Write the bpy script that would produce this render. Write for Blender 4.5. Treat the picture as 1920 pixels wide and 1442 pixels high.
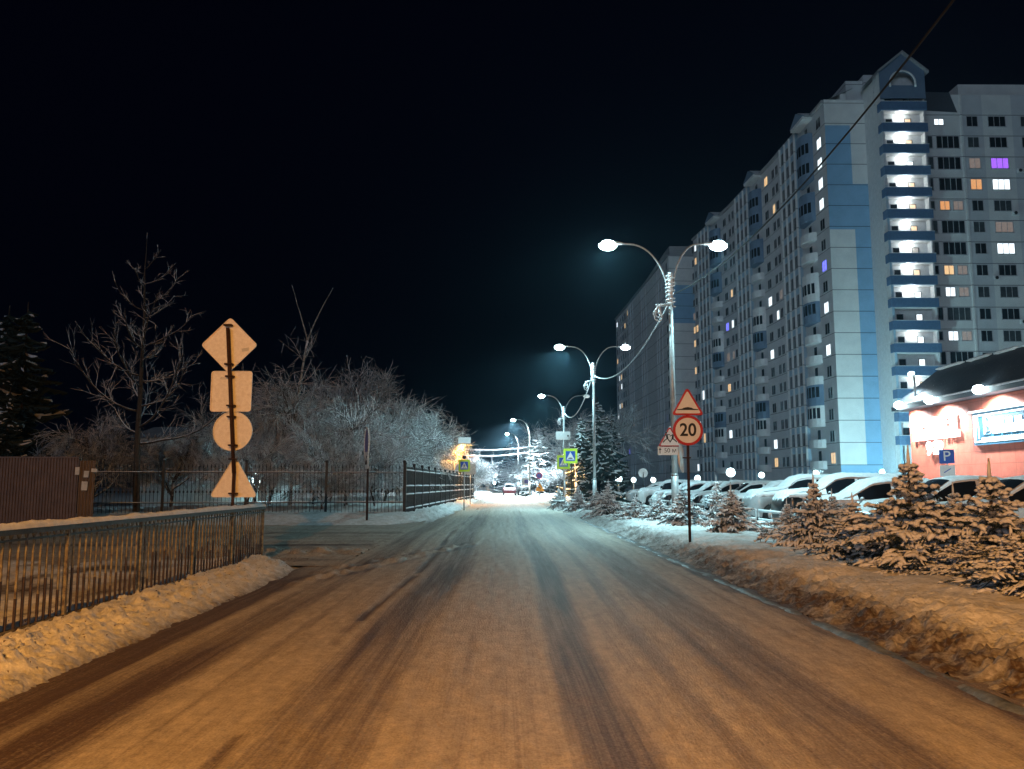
import bpy, math, random
import numpy as np
from mathutils import Vector, Matrix
R = math.radians
for _o in list(bpy.data.objects): bpy.data.objects.remove(_o)
SC = bpy.context.scene
COL = SC.collection
# ---------------------------------------------------------------- camera
F, CX, CY = 1550.0, 960.0, 721.0
PITCH, YAW = math.atan(187/F), math.atan(15/F)
CAM = Vector((0, 0, 1.5))
cd = bpy.data.cameras.new('camera'); cam = bpy.data.objects.new('camera', cd); COL.objects.link(cam)
cd.sensor_width = 36; cd.lens = 36*F/1920; cd.clip_start = .05; cd.clip_end = 3000
cam.location = CAM; cam.rotation_euler = (math.pi/2+PITCH, 0, -YAW)
SC.camera = cam
ROT = cam.rotation_euler.to_matrix()
def ray(px, py): return ROT @ Vector(((px-CX)/F, -(py-CY)/F, -1))
def U(px, py, Y):
    d = ray(px, py); return CAM + d*(Y/d.y)
def G(px, py, z=0.):
    d = ray(px, py); return CAM + d*((z-CAM.z)/d.z)
# ---------------------------------------------------------------- world, night fill, exposure
SKY_EL, SKY_RO = R(9), R(156)
w = bpy.data.worlds.new('World'); SC.world = w; w.use_nodes = True
nt = w.node_tree; bg = nt.nodes['Background']
sk = nt.nodes.new('ShaderNodeTexSky'); sk.sky_type = 'NISHITA'; sk.sun_disc = False
sk.sun_elevation = R(-4); sk.sun_rotation = R(205); sk.air_density = 1.0; sk.dust_density = .2; sk.ozone_density = 4
mxs = nt.nodes.new('ShaderNodeVectorMath'); mxs.operation = 'ADD'; mxs.inputs[1].default_value = (.002, .006, .045)
nt.links.new(sk.outputs[0], mxs.inputs[0]); nt.links.new(mxs.outputs[0], bg.inputs[0]); bg.inputs[1].default_value = 0.03
sl = bpy.data.lights.new('sun', 'SUN'); sl.energy = .29; sl.angle = R(20); sl.color = (.62, .8, 1)  # weak cold sun added as fill light for the dark facades
so = bpy.data.objects.new('sun', sl); COL.objects.link(so)
so.rotation_euler = Vector((.50, 1, -.11)).to_track_quat('-Z', 'Y').to_euler()
SC.view_settings.view_transform = 'Standard'; SC.view_settings.look = 'None'
SC.view_settings.exposure = .35; SC.view_settings.gamma = 1
SC.render.engine = 'CYCLES'; SC.cycles.use_denoising = True
SC.cycles.max_bounces = 5; SC.cycles.diffuse_bounces = 3; SC.cycles.glossy_bounces = 2; SC.cycles.transmission_bounces = 2
SC.cycles.volume_bounces = 0; SC.cycles.sample_clamp_indirect = 4; SC.cycles.use_light_tree = True
SODIUM = (1, .43, .09); TEAL = (.50, .92, 1.0); COOL = (.72, .93, 1)
# ---------------------------------------------------------------- materials
def mat(name, c1, c2=None, rough=.8, metal=0, scale=4., stretch=(1, 1, 1), bump=0., bscale=30., snow=None, emit=None, estr=0.,
        joints=None, attr=None, c3=None, lines=0, detail=4, spec=.3, alpha=None):
    m = bpy.data.materials.new(name); m.use_nodes = True
    n = m.node_tree.nodes; l = m.node_tree.links; p = n['Principled BSDF']
    p.inputs['Roughness'].default_value = rough; p.inputs['Metallic'].default_value = metal
    p.inputs['Specular IOR Level'].default_value = spec
    c2 = c2 or tuple(x*.7 for x in c1)
    tc = n.new('ShaderNodeTexCoord'); mp = n.new('ShaderNodeMapping'); mp.inputs['Scale'].default_value = stretch
    l.new(tc.outputs['Object'], mp.inputs[0])
    no = n.new('ShaderNodeTexNoise'); no.inputs['Scale'].default_value = scale; no.inputs['Detail'].default_value = detail
    no.inputs['Roughness'].default_value = .62
    l.new(mp.outputs[0], no.inputs[0])
    cr = n.new('ShaderNodeValToRGB'); cr.color_ramp.elements[0].position = .33; cr.color_ramp.elements[1].position = .67
    cr.color_ramp.elements[0].color = (*c2, 1); cr.color_ramp.elements[1].color = (*c1, 1)
    l.new(no.outputs[0], cr.inputs[0]); col = cr.outputs[0]
    def mix(fac, a, b):
        x = n.new('ShaderNodeMix'); x.data_type = 'RGBA'
        l.new(fac, x.inputs[0]); l.new(a, x.inputs[6])
        if isinstance(b, tuple): x.inputs[7].default_value = (*b, 1)
        else: l.new(b, x.inputs[7])
        return x.outputs[2]
    def mth(op, a, b=None, clamp=False):
        x = n.new('ShaderNodeMath'); x.operation = op; x.use_clamp = clamp
        for i, v in enumerate((a, b)):
            if v is None: continue
            if isinstance(v, (int, float)): x.inputs[i].default_value = v
            else: l.new(v, x.inputs[i])
        return x.outputs[0]
    if attr:
        at = n.new('ShaderNodeAttribute'); at.attribute_name = attr
        n2 = n.new('ShaderNodeTexNoise'); n2.inputs['Scale'].default_value = bscale; n2.inputs['Detail'].default_value = 5
        mp2 = n.new('ShaderNodeMapping'); mp2.inputs['Scale'].default_value = (1, .8 if lines else 1, 1)
        l.new(tc.outputs['Object'], mp2.inputs[0]); l.new(mp2.outputs[0], n2.inputs[0])
        ad = at.outputs['Fac']
        if lines:
            for sc_, sy_, am in ((28, .3, .8), (75, .5, .7), (8, .22, .7)):
                m3 = n.new('ShaderNodeMapping'); m3.inputs['Scale'].default_value = (sc_, sy_, 1); n3_ = n.new('ShaderNodeTexNoise'); n3_.inputs['Scale'].default_value = 1; n3_.inputs['Detail'].default_value = 3
                l.new(tc.outputs['Object'], m3.inputs[0]); l.new(m3.outputs[0], n3_.inputs[0])
                ad = mth('ADD', ad, mth('MULTIPLY', mth('SUBTRACT', n3_.outputs[0], .5), am*lines))
        f = mth('ADD', ad, mth('MULTIPLY', mth('SUBTRACT', n2.outputs[0], .5), .9), True)
        col = mix(f, col, c3)
    if joints:
        js, jw, jc = joints
        sx = n.new('ShaderNodeSeparateXYZ'); l.new(tc.outputs['Object'], sx.inputs[0])
        tot = None
        for ax, (s, o) in js.items():
            fr = mth('FRACT', mth('DIVIDE', mth('SUBTRACT', sx.outputs[ax], o), s))
            e = mth('LESS_THAN', fr, jw/s)
            tot = e if tot is None else mth('MAXIMUM', tot, e)
        col = mix(tot, col, jc)
    if snow is not None:
        ge = n.new('ShaderNodeNewGeometry'); s2 = n.new('ShaderNodeSeparateXYZ'); l.new(ge.outputs['Normal'], s2.inputs[0])
        n3 = n.new('ShaderNodeTexNoise'); n3.inputs['Scale'].default_value = 6; l.new(tc.outputs['Object'], n3.inputs[0])
        v = mth('ADD', s2.outputs['Z'], mth('MULTIPLY', mth('SUBTRACT', n3.outputs[0], .5), 1.0))
        f = mth('MULTIPLY', mth('SUBTRACT', v, snow), 6, True)
        col = mix(f, col, (.78, .8, .84))
    if lines:
        n5 = n.new('ShaderNodeTexNoise'); n5.inputs['Scale'].default_value = 70; n5.inputs['Detail'].default_value = 3; l.new(tc.outputs['Object'], n5.inputs[0])
        n6 = n.new('ShaderNodeTexNoise'); n6.inputs['Scale'].default_value = 14; n6.inputs['Detail'].default_value = 5; l.new(tc.outputs['Object'], n6.inputs[0])
        gr = mth('ADD', mth('MULTIPLY', n5.outputs[0], 1.5), mth('MULTIPLY', n6.outputs[0], 1.1)); gr = mth('ADD', mth('MULTIPLY', gr, .70), .20)
        x = n.new('ShaderNodeVectorMath'); x.operation = 'SCALE'; l.new(col, x.inputs[0]); l.new(gr, x.inputs['Scale']); col = x.outputs[0]
    l.new(col, p.inputs['Base Color'])
    if bump:
        nb = n.new('ShaderNodeTexNoise'); nb.inputs['Scale'].default_value = bscale; nb.inputs['Detail'].default_value = 5
        l.new(mp.outputs[0] if stretch != (1, 1, 1) else tc.outputs['Object'], nb.inputs[0])
        bp = n.new('ShaderNodeBump'); bp.inputs['Strength'].default_value = bump; bp.inputs['Distance'].default_value = .02
        l.new(nb.outputs[0], bp.inputs['Height']); l.new(bp.outputs[0], p.inputs['Normal'])
    if emit:
        p.inputs['Emission Color'].default_value = (*emit, 1); p.inputs['Emission Strength'].default_value = estr
    return m
M = {}
M['snow'] = mat('snow', (.80, .81, .84), (.68, .69, .72), bump=.5, bscale=18, rough=.7)
M['snowbank'] = mat('snowbank', (.80, .80, .82), (.55, .54, .52), scale=5, bump=.9, bscale=22, attr='dirt', c3=(.07, .045, .03), rough=.75)
M['road'] = mat('road_snow', (.44, .385, .32), (.30, .26, .215), scale=9, stretch=(1, .3, 1), bump=.5, bscale=55, attr='dirt', c3=(.075, .050, .045), rough=.6, detail=8, lines=.9)
M['ice'] = mat('gutter_ice', (.20, .23, .26), (.05, .055, .06), rough=.5, bump=.5, bscale=25, scale=6)  # icy gutter; blue-grey base also stands in for its teal sheen
M['ground'] = mat('ground_snow', (.6, .6, .62), (.42, .42, .43), scale=.8, bump=.4, bscale=8)
M['lot'] = mat('lot_snow', (.50, .51, .53), (.26, .26, .27), scale=1.2, bump=.5, bscale=12)
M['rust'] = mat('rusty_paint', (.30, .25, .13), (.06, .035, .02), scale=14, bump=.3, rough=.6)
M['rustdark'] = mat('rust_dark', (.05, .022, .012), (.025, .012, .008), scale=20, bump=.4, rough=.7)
M['picketlow'] = mat('picket_low', (.07, .042, .024), (.03, .018, .011), scale=16, bump=.3, rough=.65)
M['railpaint'] = mat('rail_paint', (.075, .075, .065), (.04, .04, .035), scale=12, bump=.3, rough=.6)
M['signback'] = mat('sign_back', (.80, .76, .70), (.66, .61, .55), scale=16, bump=.15, bscale=120, rough=.5)
M['galv'] = mat('galvanised', (.42, .43, .44), (.28, .29, .30), scale=8, rough=.45, metal=.3, bump=.1)
M['lamphead'] = mat('lamp_housing', (.45, .46, .47), rough=.4, snow=.55)
M['black'] = mat('black_iron', (.03, .03, .032), (.015, .015, .016), rough=.5, snow=.6)
M['corr'] = mat('brown_sheet', (.15, .105, .09), (.10, .068, .058), scale=3, rough=.5, bump=.15)
M['paper'] = mat('paper', (.7, .69, .65), rough=.8)
M['pink'] = mat('plinth', (.42, .25, .2), (.3, .18, .15), bump=.4)  # pinkish tone puts the orange lamp light into the concrete colour
M['bark'] = mat('snowy_bark', (.085, .07, .06), (.04, .033, .03), scale=12, rough=.9, snow=.02)
M['birch'] = mat('birch_bark', (.45, .43, .4), (.08, .07, .06), scale=7, rough=.8, snow=.3)
M['dtwig'] = mat('dim_twigs', (.14, .12, .11), (.08, .07, .065), rough=.9, snow=-.1)  # shaded copy of the twigs: less white stands in for weak light
M['dbark'] = mat('dim_bark', (.07, .06, .05), (.035, .03, .026), scale=12, rough=.9, snow=.45)  # shaded copy of the bark, whitened less to look dimly lit
M['twig'] = mat('snowy_twigs', (.14, .12, .11), (.09, .08, .07), rough=.9, snow=-.2)
M['trunk'] = mat('spruce_trunk', (.09, .055, .035), (.05, .03, .02), scale=20, rough=.9)
M['needle'] = mat('spruce_needles', (.035, .052, .046), (.018, .028, .025), scale=8, rough=.75)
M['needledark'] = mat('far_needles', (.03, .05, .035), (.015, .025, .018), scale=2, rough=.8, snow=.45)
M['clump'] = mat('snow_clumps', (.80, .81, .84), (.62, .63, .66), scale=7, bump=.5, bscale=40, rough=.7)
M['white'] = mat('sign_white', (.78, .78, .78), (.72, .72, .72), rough=.4)
M['red'] = mat('sign_red', (.50, .03, .03), (.42, .025, .025), rough=.4)
M['blk'] = mat('sign_black', (.02, .02, .02), rough=.5)
M['blue'] = mat('sign_blue', (.02, .10, .48), (.015, .08, .4), rough=.4)
M['lime'] = mat('sign_lime', (.60, .80, .06), (.5, .7, .05), rough=.4)
M['orange'] = mat('sign_orange', (.75, .30, .03), (.6, .24, .02), rough=.4)
M['violet'] = mat('sign_violet', (.16, .14, .42), rough=.4)
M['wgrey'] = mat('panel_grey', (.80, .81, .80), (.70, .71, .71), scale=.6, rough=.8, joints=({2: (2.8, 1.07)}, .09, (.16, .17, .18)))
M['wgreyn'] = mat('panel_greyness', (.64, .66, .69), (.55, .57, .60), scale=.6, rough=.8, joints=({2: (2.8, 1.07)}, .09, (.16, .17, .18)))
M['bblue'] = mat('bay_blue', (.15, .22, .32), (.12, .18, .27), scale=.6, rough=.8)
M['wblue'] = mat('panel_blue', (.27, .47, .68), (.23, .41, .60), scale=.6, rough=.8, joints=({2: (2.8, 1.07)}, .09, (.05, .09, .15)))
M['wlblue'] = mat('panel_pale_blue', (.36, .50, .62), (.31, .44, .55), scale=.6, rough=.8, joints=({2: (2.8, 1.07)}, .09, (.10, .13, .17)))
M['parapet'] = mat('parapet_blue', (.10, .19, .33), (.08, .15, .27), scale=3, rough=.7)
M['pwhite'] = mat('balcony_white', (.74, .75, .76), (.62, .63, .64), scale=2, rough=.8)
M['frame'] = mat('window_frame', (.55, .57, .6), rough=.5)
M['glass'] = mat('dark_glass', (.012, .016, .022), rough=.12, spec=.6)
M['glass2'] = mat('reflect_glass', (.075, .085, .09), (.03, .038, .045), scale=1.3, rough=.25, spec=.5)  # faint reflection put into the pane colour as bluish grey
M['roofm'] = mat('roof_metal', (.07, .08, .10), (.05, .06, .075), rough=.55, snow=.9)
M['rooftop'] = mat('roof_snow', (.35, .36, .38), rough=.8, snow=.6)
def lit(name, c, s): return mat(name, (.5, .5, .5), emit=c, estr=s)
M['litw'] = lit('lit_window_white', (.85, .95, 1), 1.3)
M['lity'] = lit('lit_window_warm', (1, .62, .28), .75)
M['lito'] = lit('lit_window_orange', (1, .42, .12), .6)
M['litd'] = lit('lit_window_dim', (.9, .6, .45), .14)
M['litp'] = lit('lit_window_purple', (.38, .10, 1), .9)
M['litb'] = lit('lit_window_blue', (.15, .15, 1), 1.2)
M['lampon'] = lit('lamp_lens', (.72, .97, 1), 30)
M['lampon2'] = lit('lamp_lens_small', (.8, .98, 1), 8)
M['lampdim'] = lit('lamp_lens_weak', (.6, .8, .85), .5)
M['sodium'] = lit('assumed_sodium_lens', (1, .5, .15), 20)
M['globe'] = lit('globe_glass', (.75, .97, 1), 6)
M['shoplet'] = lit('shop_letters', (.85, .97, 1), 3.0)
M['tail'] = lit('tail_lamp', (1, .25, .35), 3.5)
M['shopwall'] = mat('shop_wall', (.36, .085, .052), (.26, .06, .036), scale=2.5, rough=.6, bump=.2,
                    joints=({2: (.62, 0), 1: (1.25, .3)}, .025, (.17, .04, .02)))
M['snowcar'] = M['clump']
M['tyre'] = mat('tyre', (.02, .02, .02), rough=.9)
M['rim'] = mat('rim', (.4, .41, .43), rough=.35, metal=.7)
M['cable'] = mat('cable', (.012, .012, .012), rough=.6)
M['leaf'] = mat('dead_leaf', (.10, .055, .03), rough=.9)
M['concrete'] = mat('pole_concrete', (.40, .36, .31), (.3, .27, .23), bump=.3)
def paint(name, c): return mat(name, c, tuple(x*.8 for x in c), rough=.3, scale=2, snow=.35, spec=.5)
# ---------------------------------------------------------------- mesh builder
class MB:
    def __init__(s): s.v = []; s.f = []; s.m = []; s.sm = []
    def add(s, vs, fs, m=0, smooth=False):
        o = len(s.v); s.v += [tuple(x) for x in vs]
        for f in fs: s.f.append(tuple(i+o for i in f)); s.m.append(m); s.sm.append(smooth)
    def box(s, a, b, m=0, mt=None):
        (x0, y0, z0), (x1, y1, z1) = a, b
        vs = [(x, y, z) for z in (z0, z1) for y in (y0, y1) for x in (x0, x1)]
        if mt: vs = [mt @ Vector(v) for v in vs]
        s.add(vs, [(0, 2, 3, 1), (4, 5, 7, 6), (0, 1, 5, 4), (2, 6, 7, 3), (0, 4, 6, 2), (1, 3, 7, 5)], m)
    def tube(s, pts, rad, n=6, m=0, cap=True, smooth=True, flat=None):
        pts = [Vector(p) for p in pts]; k = len(pts)
        if isinstance(rad, (int, float)): rad = [rad]*k
        vs = []; up = None
        for i, p in enumerate(pts):
            d = (pts[min(i+1, k-1)]-pts[max(i-1, 0)])
            if d.length < 1e-9: d = Vector((0, 0, 1))
            d.normalize()
            if up is None: up = d.orthogonal().normalized()
            a = up - d*up.dot(d)
            if a.length < 1e-6: a = d.orthogonal()
            a.normalize(); up = a; b = d.cross(a)
            for j in range(n):
                t = 2*math.pi*j/n
                q = p + (a*math.cos(t)+b*math.sin(t))*rad[i]
                vs.append(q)
        fs = [(i*n+j, i*n+(j+1) % n, (i+1)*n+(j+1) % n, (i+1)*n+j) for i in range(k-1) for j in range(n)]
        if cap: fs += [tuple(range(n))[::-1], tuple((k-1)*n+j for j in range(n))]
        s.add(vs, fs, m, smooth)
    def prism(s, poly, y0, y1, m=0, mt=None):   # poly in xz, extruded along y
        n = len(poly); vs = [(x, y0, z) for x, z in poly]+[(x, y1, z) for x, z in poly]
        if mt: vs = [mt @ Vector(v) for v in vs]
        s.add(vs, [tuple(range(n)), tuple(range(n, 2*n))[::-1]]+[(i, i+n, (i+1) % n+n, (i+1) % n) for i in range(n)], m)
    def ball(s, c, r, n=10, m=0, sc=(1, 1, 1)):
        vs = []; 
        for i in range(n//2+1):
            t = math.pi*i/(n//2)
            for j in range(n):
                q = 2*math.pi*j/n
                vs.append((c[0]+r*sc[0]*math.sin(t)*math.cos(q), c[1]+r*sc[1]*math.sin(t)*math.sin(q), c[2]+r*sc[2]*math.cos(t)))
        s.add(vs, [(i*n+j, (i+1)*n+j, (i+1)*n+(j+1) % n, i*n+(j+1) % n) for i in range(n//2) for j in range(n)], m, True)
    def merge(s, o, mt=None):
        k = len(s.v); s.v += [tuple(mt @ Vector(v)) for v in o.v] if mt else o.v
        s.f += [tuple(i+k for i in f) for f in o.f]; s.m += o.m; s.sm += o.sm
    def mesh(s, name, mats):
        me = bpy.data.meshes.new(name); me.from_pydata(s.v, [], s.f)
        for m in mats: me.materials.append(M[m] if isinstance(m, str) else m)
        me.polygons.foreach_set('material_index', s.m); me.polygons.foreach_set('use_smooth', s.sm)
        me.update(); return me
    def build(s, name, mats, parent=None, loc=(0, 0, 0), rz=0):
        if isinstance(mats, str) or not isinstance(mats, (list, tuple)): mats = [mats]
        return link(name, s.mesh(name, mats), parent, loc, rz)
def link(name, me, parent=None, loc=(0, 0, 0), rz=0):
    o = bpy.data.objects.new(name, me); COL.objects.link(o); o.parent = parent
    o.location = loc; o.rotation_euler = (0, 0, rz) if isinstance(rz, (int, float)) else rz
    return o
def tag(o, label=None, cat=None, group=None, kind=None):
    for k, v in (('label', label), ('category', cat), ('group', group), ('kind', kind)):
        if v: o[k] = v
    return o
def thing(name, label, cat, loc=(0, 0, 0), rz=0, group=None):
    return tag(link(name, None, None, loc, rz), label, cat, group)
def dup(root, loc, rz=0, label=None, scale=None, group=None):
    r = root.copy(); COL.objects.link(r); r.location = loc; r.rotation_euler = (0, 0, rz)
    if label: r['label'] = label
    if group: r['group'] = group
    if scale: r.scale = scale if isinstance(scale, tuple) else (scale,)*3
    for ch in list(root.children):
        c = ch.copy(); COL.objects.link(c); c.parent = r
        for g in list(ch.children):
            d = g.copy(); COL.objects.link(d); d.parent = c
    return r
def rect(w_, h, r=0, n=4):
    if r <= 0: return [(-w_/2, -h/2), (w_/2, -h/2), (w_/2, h/2), (-w_/2, h/2)]
    out = []
    for cx, cz, a0 in ((w_/2-r, -h/2+r, -90), (w_/2-r, h/2-r, 0), (-w_/2+r, h/2-r, 90), (-w_/2+r, -h/2+r, 180)):
        for i in range(n+1):
            a = R(a0+90*i/n); out.append((cx+r*math.cos(a), cz+r*math.sin(a)))
    return out
def circ(r, n=32): return [(r*math.cos(2*math.pi*i/n), r*math.sin(2*math.pi*i/n)) for i in range(n)]
def tri(s, r=.05, n=4):   # rounded triangle of side s, base down, centred on bbox
    h = s*math.sqrt(3)/2; out = []
    for cx, cz, a0 in ((s/2-r*1.73, -h/2+r, -90), (0, h/2-2*r, 30), (-s/2+r*1.73, -h/2+r, 150)):
        for i in range(n+1):
            a = R(a0+120*i/n); out.append((cx+r*math.cos(a), cz+r*math.sin(a)))
    return out
def off(poly, dx, dz): return [(x+dx, z+dz) for x, z in poly]
def text(body, size, matn, parent, loc, rot=(math.pi/2, 0, 0), name='lettering', ext=.004, sx=1., bold=0.0):
    c = bpy.data.curves.new(name, 'FONT'); c.body = body; c.size = size; c.extrude = ext; c.align_x = 'CENTER'; c.align_y = 'CENTER'
    c.offset = bold
    tmp = bpy.data.objects.new('tmp', c); COL.objects.link(tmp)
    me = bpy.data.meshes.new_from_object(tmp.evaluated_get(bpy.context.evaluated_depsgraph_get())) if False else None
    bpy.context.view_layer.update()
    me = bpy.data.meshes.new_from_object(tmp.evaluated_get(bpy.context.evaluated_depsgraph_get()))
    bpy.data.objects.remove(tmp); me.materials.clear(); me.materials.append(M[matn]); me.name = name
    o = link(name, me, parent, loc); o.rotation_euler = rot; o.scale = (sx, 1, 1); return o
# ---------------------------------------------------------------- noise + height fields
def _h(i, j, s):
    with np.errstate(over='ignore'):
        a = (i.astype(np.int64)*374761393 + j.astype(np.int64)*668265263 + s*1442695041) & 0xffffffff
        a = ((a ^ (a >> 13))*1274126177) & 0xffffffff
        return ((a ^ (a >> 16)) & 0xffff)/65535.
def vn(x, y, s=0):
    i = np.floor(x); j = np.floor(y); u = x-i; v = y-j; u = u*u*(3-2*u); v = v*v*(3-2*v)
    return (_h(i, j, s)*(1-u)+_h(i+1, j, s)*u)*(1-v)+(_h(i, j+1, s)*(1-u)+_h(i+1, j+1, s)*u)*v
def fbm(x, y, s=0, o=4):
    t = 0; a = .5
    for k in range(o): t = t+a*vn(x, y, s+k*7); x = x*2.03; y = y*2.03; a *= .5
    return t
def grid(name, X, Y, Z, matn, dirt=None, label=None):
    ny, nx = X.shape; v = np.stack([X, Y, Z], -1).reshape(-1, 3)
    idx = np.arange(nx*ny).reshape(ny, nx)
    q = np.stack([idx[:-1, :-1], idx[:-1, 1:], idx[1:, 1:], idx[1:, :-1]], -1).reshape(-1, 4)
    me = bpy.data.meshes.new(name); me.vertices.add(len(v)); me.vertices.foreach_set('co', v.ravel().astype(np.float32))
    me.loops.add(q.size); me.loops.foreach_set('vertex_index', q.ravel().astype(np.int32)); me.polygons.add(len(q))
    me.polygons.foreach_set('loop_start', np.arange(0, q.size, 4, dtype=np.int32))
    me.polygons.foreach_set('use_smooth', np.ones(len(q), bool)); me.update(calc_edges=True)
    if dirt is not None:
        a = me.attributes.new('dirt', 'FLOAT', 'POINT'); a.data.foreach_set('value', dirt.ravel().astype(np.float32))
    me.materials.append(M[matn]); o = link(name, me); o['kind'] = 'structure'
    return o
def yrows(a, b, k, dmin=.03):
    out = [a]
    while out[-1] < b: out.append(out[-1]+max(dmin, abs(out[-1])*k))
    return np.array(out)
REY = [-12, 5.4, 11.6, 17, 28, 49.5, 110, 260]; REX = [3.45, 3.43, 3.41, 3.36, 3.35, 2.95, 2.7, 3.2]
LEY = [-12, 5.4, 11.5, 18, 24.5, 34.7, 56, 110, 260]; LEX = [-3.3, -3.3, -3.42, -3.3, -3.0, -2.7, -2.15, -1.9, -1.2]
re_ = lambda y: np.interp(y, REY, REX); le_ = lambda y: np.interp(y, LEY, LEX)
g = lambda x, c, w_: np.exp(-((x-c)/w_)**2)
# ground
def flat(name, x0, x1, y0, y1, z, matn):
    b = MB(); b.add([(x0, y0, z), (x1, y0, z), (x1, y1, z), (x0, y1, z)], [(0, 1, 2, 3)]); o = b.build(name, matn); o['kind'] = 'structure'; return o
flat('ground', -290, 290, -100, 420, -.06, 'ground')
# road
ys = np.concatenate([np.arange(-12, 3.5, .5), yrows(3.5, 260, .011)]); t = np.linspace(0, 1, 170)
Yg, T = np.meshgrid(ys, t, indexing='ij'); Xg = (le_(Yg)-.35)+(re_(Yg)-le_(Yg)+.7)*T
wob = (fbm(Xg*.0+3.1, Yg*.12, 3)-.45)*.35
xs_ = Xg+wob
n1 = fbm(Xg*9, Yg*.35, 11, 5); n2 = fbm(Xg*2.5, Yg*.16, 21, 4)
bw = lambda c, w_: np.clip(1.25-np.abs((xs_-c)/w_)**2.4, 0, 1)
d = (.80*bw(-1.02, .38)+.80*bw(.70, .25)+.72*bw(2.15, .40)+.72*bw(-2.62, .32)+1.1*g(xs_, -1.50, .045)*(fbm(Xg*0, Yg*.35, 30) > .40)+.42*bw(1.38, .10)+.35*bw(-2.0, .07)+.3*bw(2.95, .05)
     + 1.0*g(xs_, -1.50, .075)*np.clip((fbm(Xg*2, Yg*.55, 31)-.36)*6, 0, 1) + .3*g(xs_, -.2, .06)
     + .95*np.clip((Xg-(re_(Yg)-.30)+(fbm(Xg*2, Yg*1.5, 36)-.5)*.3)*4.5, 0, 1)+1.5*np.clip(((le_(Yg)+.34)-Xg)*4, 0, 1)*np.clip((17-Yg)/5, 0, 1))
d = d*(.55+.9*fbm(Xg*1.1, Yg*.22, 33)) + (n1-.5)*.62 + (n2-.5)*.55 + (fbm(Xg*30, Yg*1.2, 35, 2)-.4)*.25 + .0
far = np.clip((Yg-18)/25, 0, 1); d = d*(1-.45*far)-.15*far
Zg = .004 + (fbm(Xg*22, Yg*5, 5)-.5)*.016 + (n1-.5)*.016 - .012*np.clip(d, 0, 1) + .02*(1-(Xg/3.5)**2)
axx = -3.0+(Yg-13.5)*.29; rg_ = g(Xg, axx, .20)*np.clip((Yg-12)/2, 0, 1)*np.clip((22-Yg)/2, 0, 1); rg2 = g(Xg, axx-.42, .14)*np.clip((Yg-12)/2, 0, 1)*np.clip((20-Yg)/2, 0, 1)
ck = np.clip(fbm(Xg*7, Yg*6, 39, 4)-.38, 0, 1)
Zg += .22*ck*rg_ + .18*ck*rg2; d = d + .55*(g(Xg, axx-.22, .12)+g(Xg, axx+.25, .10))*np.clip((Yg-12)/2, 0, 1)*np.clip((22-Yg)/2, 0, 1) - .35*rg_
Zg += .03*np.clip(fbm(Xg*5, Yg*1.3, 38, 4)-.5, 0, 1)
Zg += .07*np.exp(-((Yg-45)/1.1)**2)
grid('road', Xg, Yg, Zg, 'road', np.clip(d, 0, 1))
# gutter ice
ys2 = yrows(3.5, 60, .012); Yi, Ti = np.meshgrid(ys2, np.linspace(0, 1, 14), indexing='ij')
wv = .07+.10*fbm(Yi*0, Yi*.4, 4)
Xi = re_(Yi)+.02+(Ti-.5)*wv*2.1+(fbm(Yi*0+9, Yi*.7, 8)-.5)*.14
grid('gutter', Xi, Yi, -.045+.045*np.sin(np.pi*Ti)**.6+(fbm(Xi*5, Yi*2.2, 2)-.42)*.10, 'ice')
# right verge
ys3 = np.concatenate([np.arange(-12, 3.5, .3), yrows(3.5, 58.5, .0055)]); U_ = np.concatenate([np.linspace(0, 1.4, 40), np.linspace(1.45, 5.1, 62)])
Yv, Uv = np.meshgrid(ys3, U_, indexing='ij'); e = re_(Yv)+.10+(fbm(Yv*0+2, Yv*.8, 77)-.5)*.26; Xv = e+Uv
clod = np.clip(fbm(Xv*13, Yv*13, 41, 4)-.38, 0, 1)*.26; zone = g(Uv, .50, .50)
Zv = .32*(1-np.exp(-(Uv/.75)**1.6)) + clod*zone*1.0 + (fbm(Xv*1.3, Yv*1.3, 51)-.5)*.22*np.clip(Uv, 0, 1) + (fbm(Xv*16, Yv*16, 61, 4)-.45)*.09*np.clip(1.4-np.abs(Uv-.9), .25, 1) - .02
dv = .95*np.exp(-(Uv/(.62+.35*(fbm(Xv*0, Yv*1.2, 79)-.3)))**4)+.30*g(Uv, .7, .5)-.32+ .65*(fbm(Xv*5, Yv*5, 71)-.5)*np.exp(-Uv/1.5)*2 + .1*np.exp(-Uv/1.2)+.1*(Uv < .8)
dv *= np.clip(1.15-Yv/60, .3, 1)
grid('verge', Xv, Yv, Zv, 'snowbank', np.clip(dv, 0, 1))
# left near bank and the yard behind the railing
ys4 = np.concatenate([np.arange(-12, 4.5, .3), yrows(4.5, 17.6, .0055)]); ul = np.concatenate([np.linspace(0, 2.1, 58), np.linspace(2.2, 14, 70)])
Yl, Ul = np.meshgrid(ys4, ul, indexing='ij'); el = le_(Yl)-.02-np.clip((Yl-13.2)/3.6, 0, 1)**2*.9+(fbm(Yl*0+5, Yl*.9, 17)-.5)*.16
Xl = el-Ul
clodl = np.clip(fbm(Xl*16, Yl*16, 141, 4)-.42, 0, 1)*.26*g(Ul, .8, .6)
endf = np.clip((17.4-Yl)/1.2, 0, 1)
Zl = (.20*(1-np.exp(-np.clip(Ul-.12, 0, 9)/.35))*np.clip(1-(Ul-.9)/1.6, .35, 1) + clodl + (fbm(Xl*1.6, Yl*1.6, 151)-.5)*.14*np.clip(Ul, 0, 1)
      + (fbm(Xl*22, Yl*22, 161, 3)-.5)*.035)*endf - .035
dl = 1.0*g(Ul, .0, .26)*np.clip((17.5-Yl)/4, .15, 1)+.30*(fbm(Xl*7, Yl*7, 171)-.58)*2*np.clip(1.4-Ul, 0, 1)
back = np.clip((Ul-1.75)*3, 0, 1)
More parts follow.
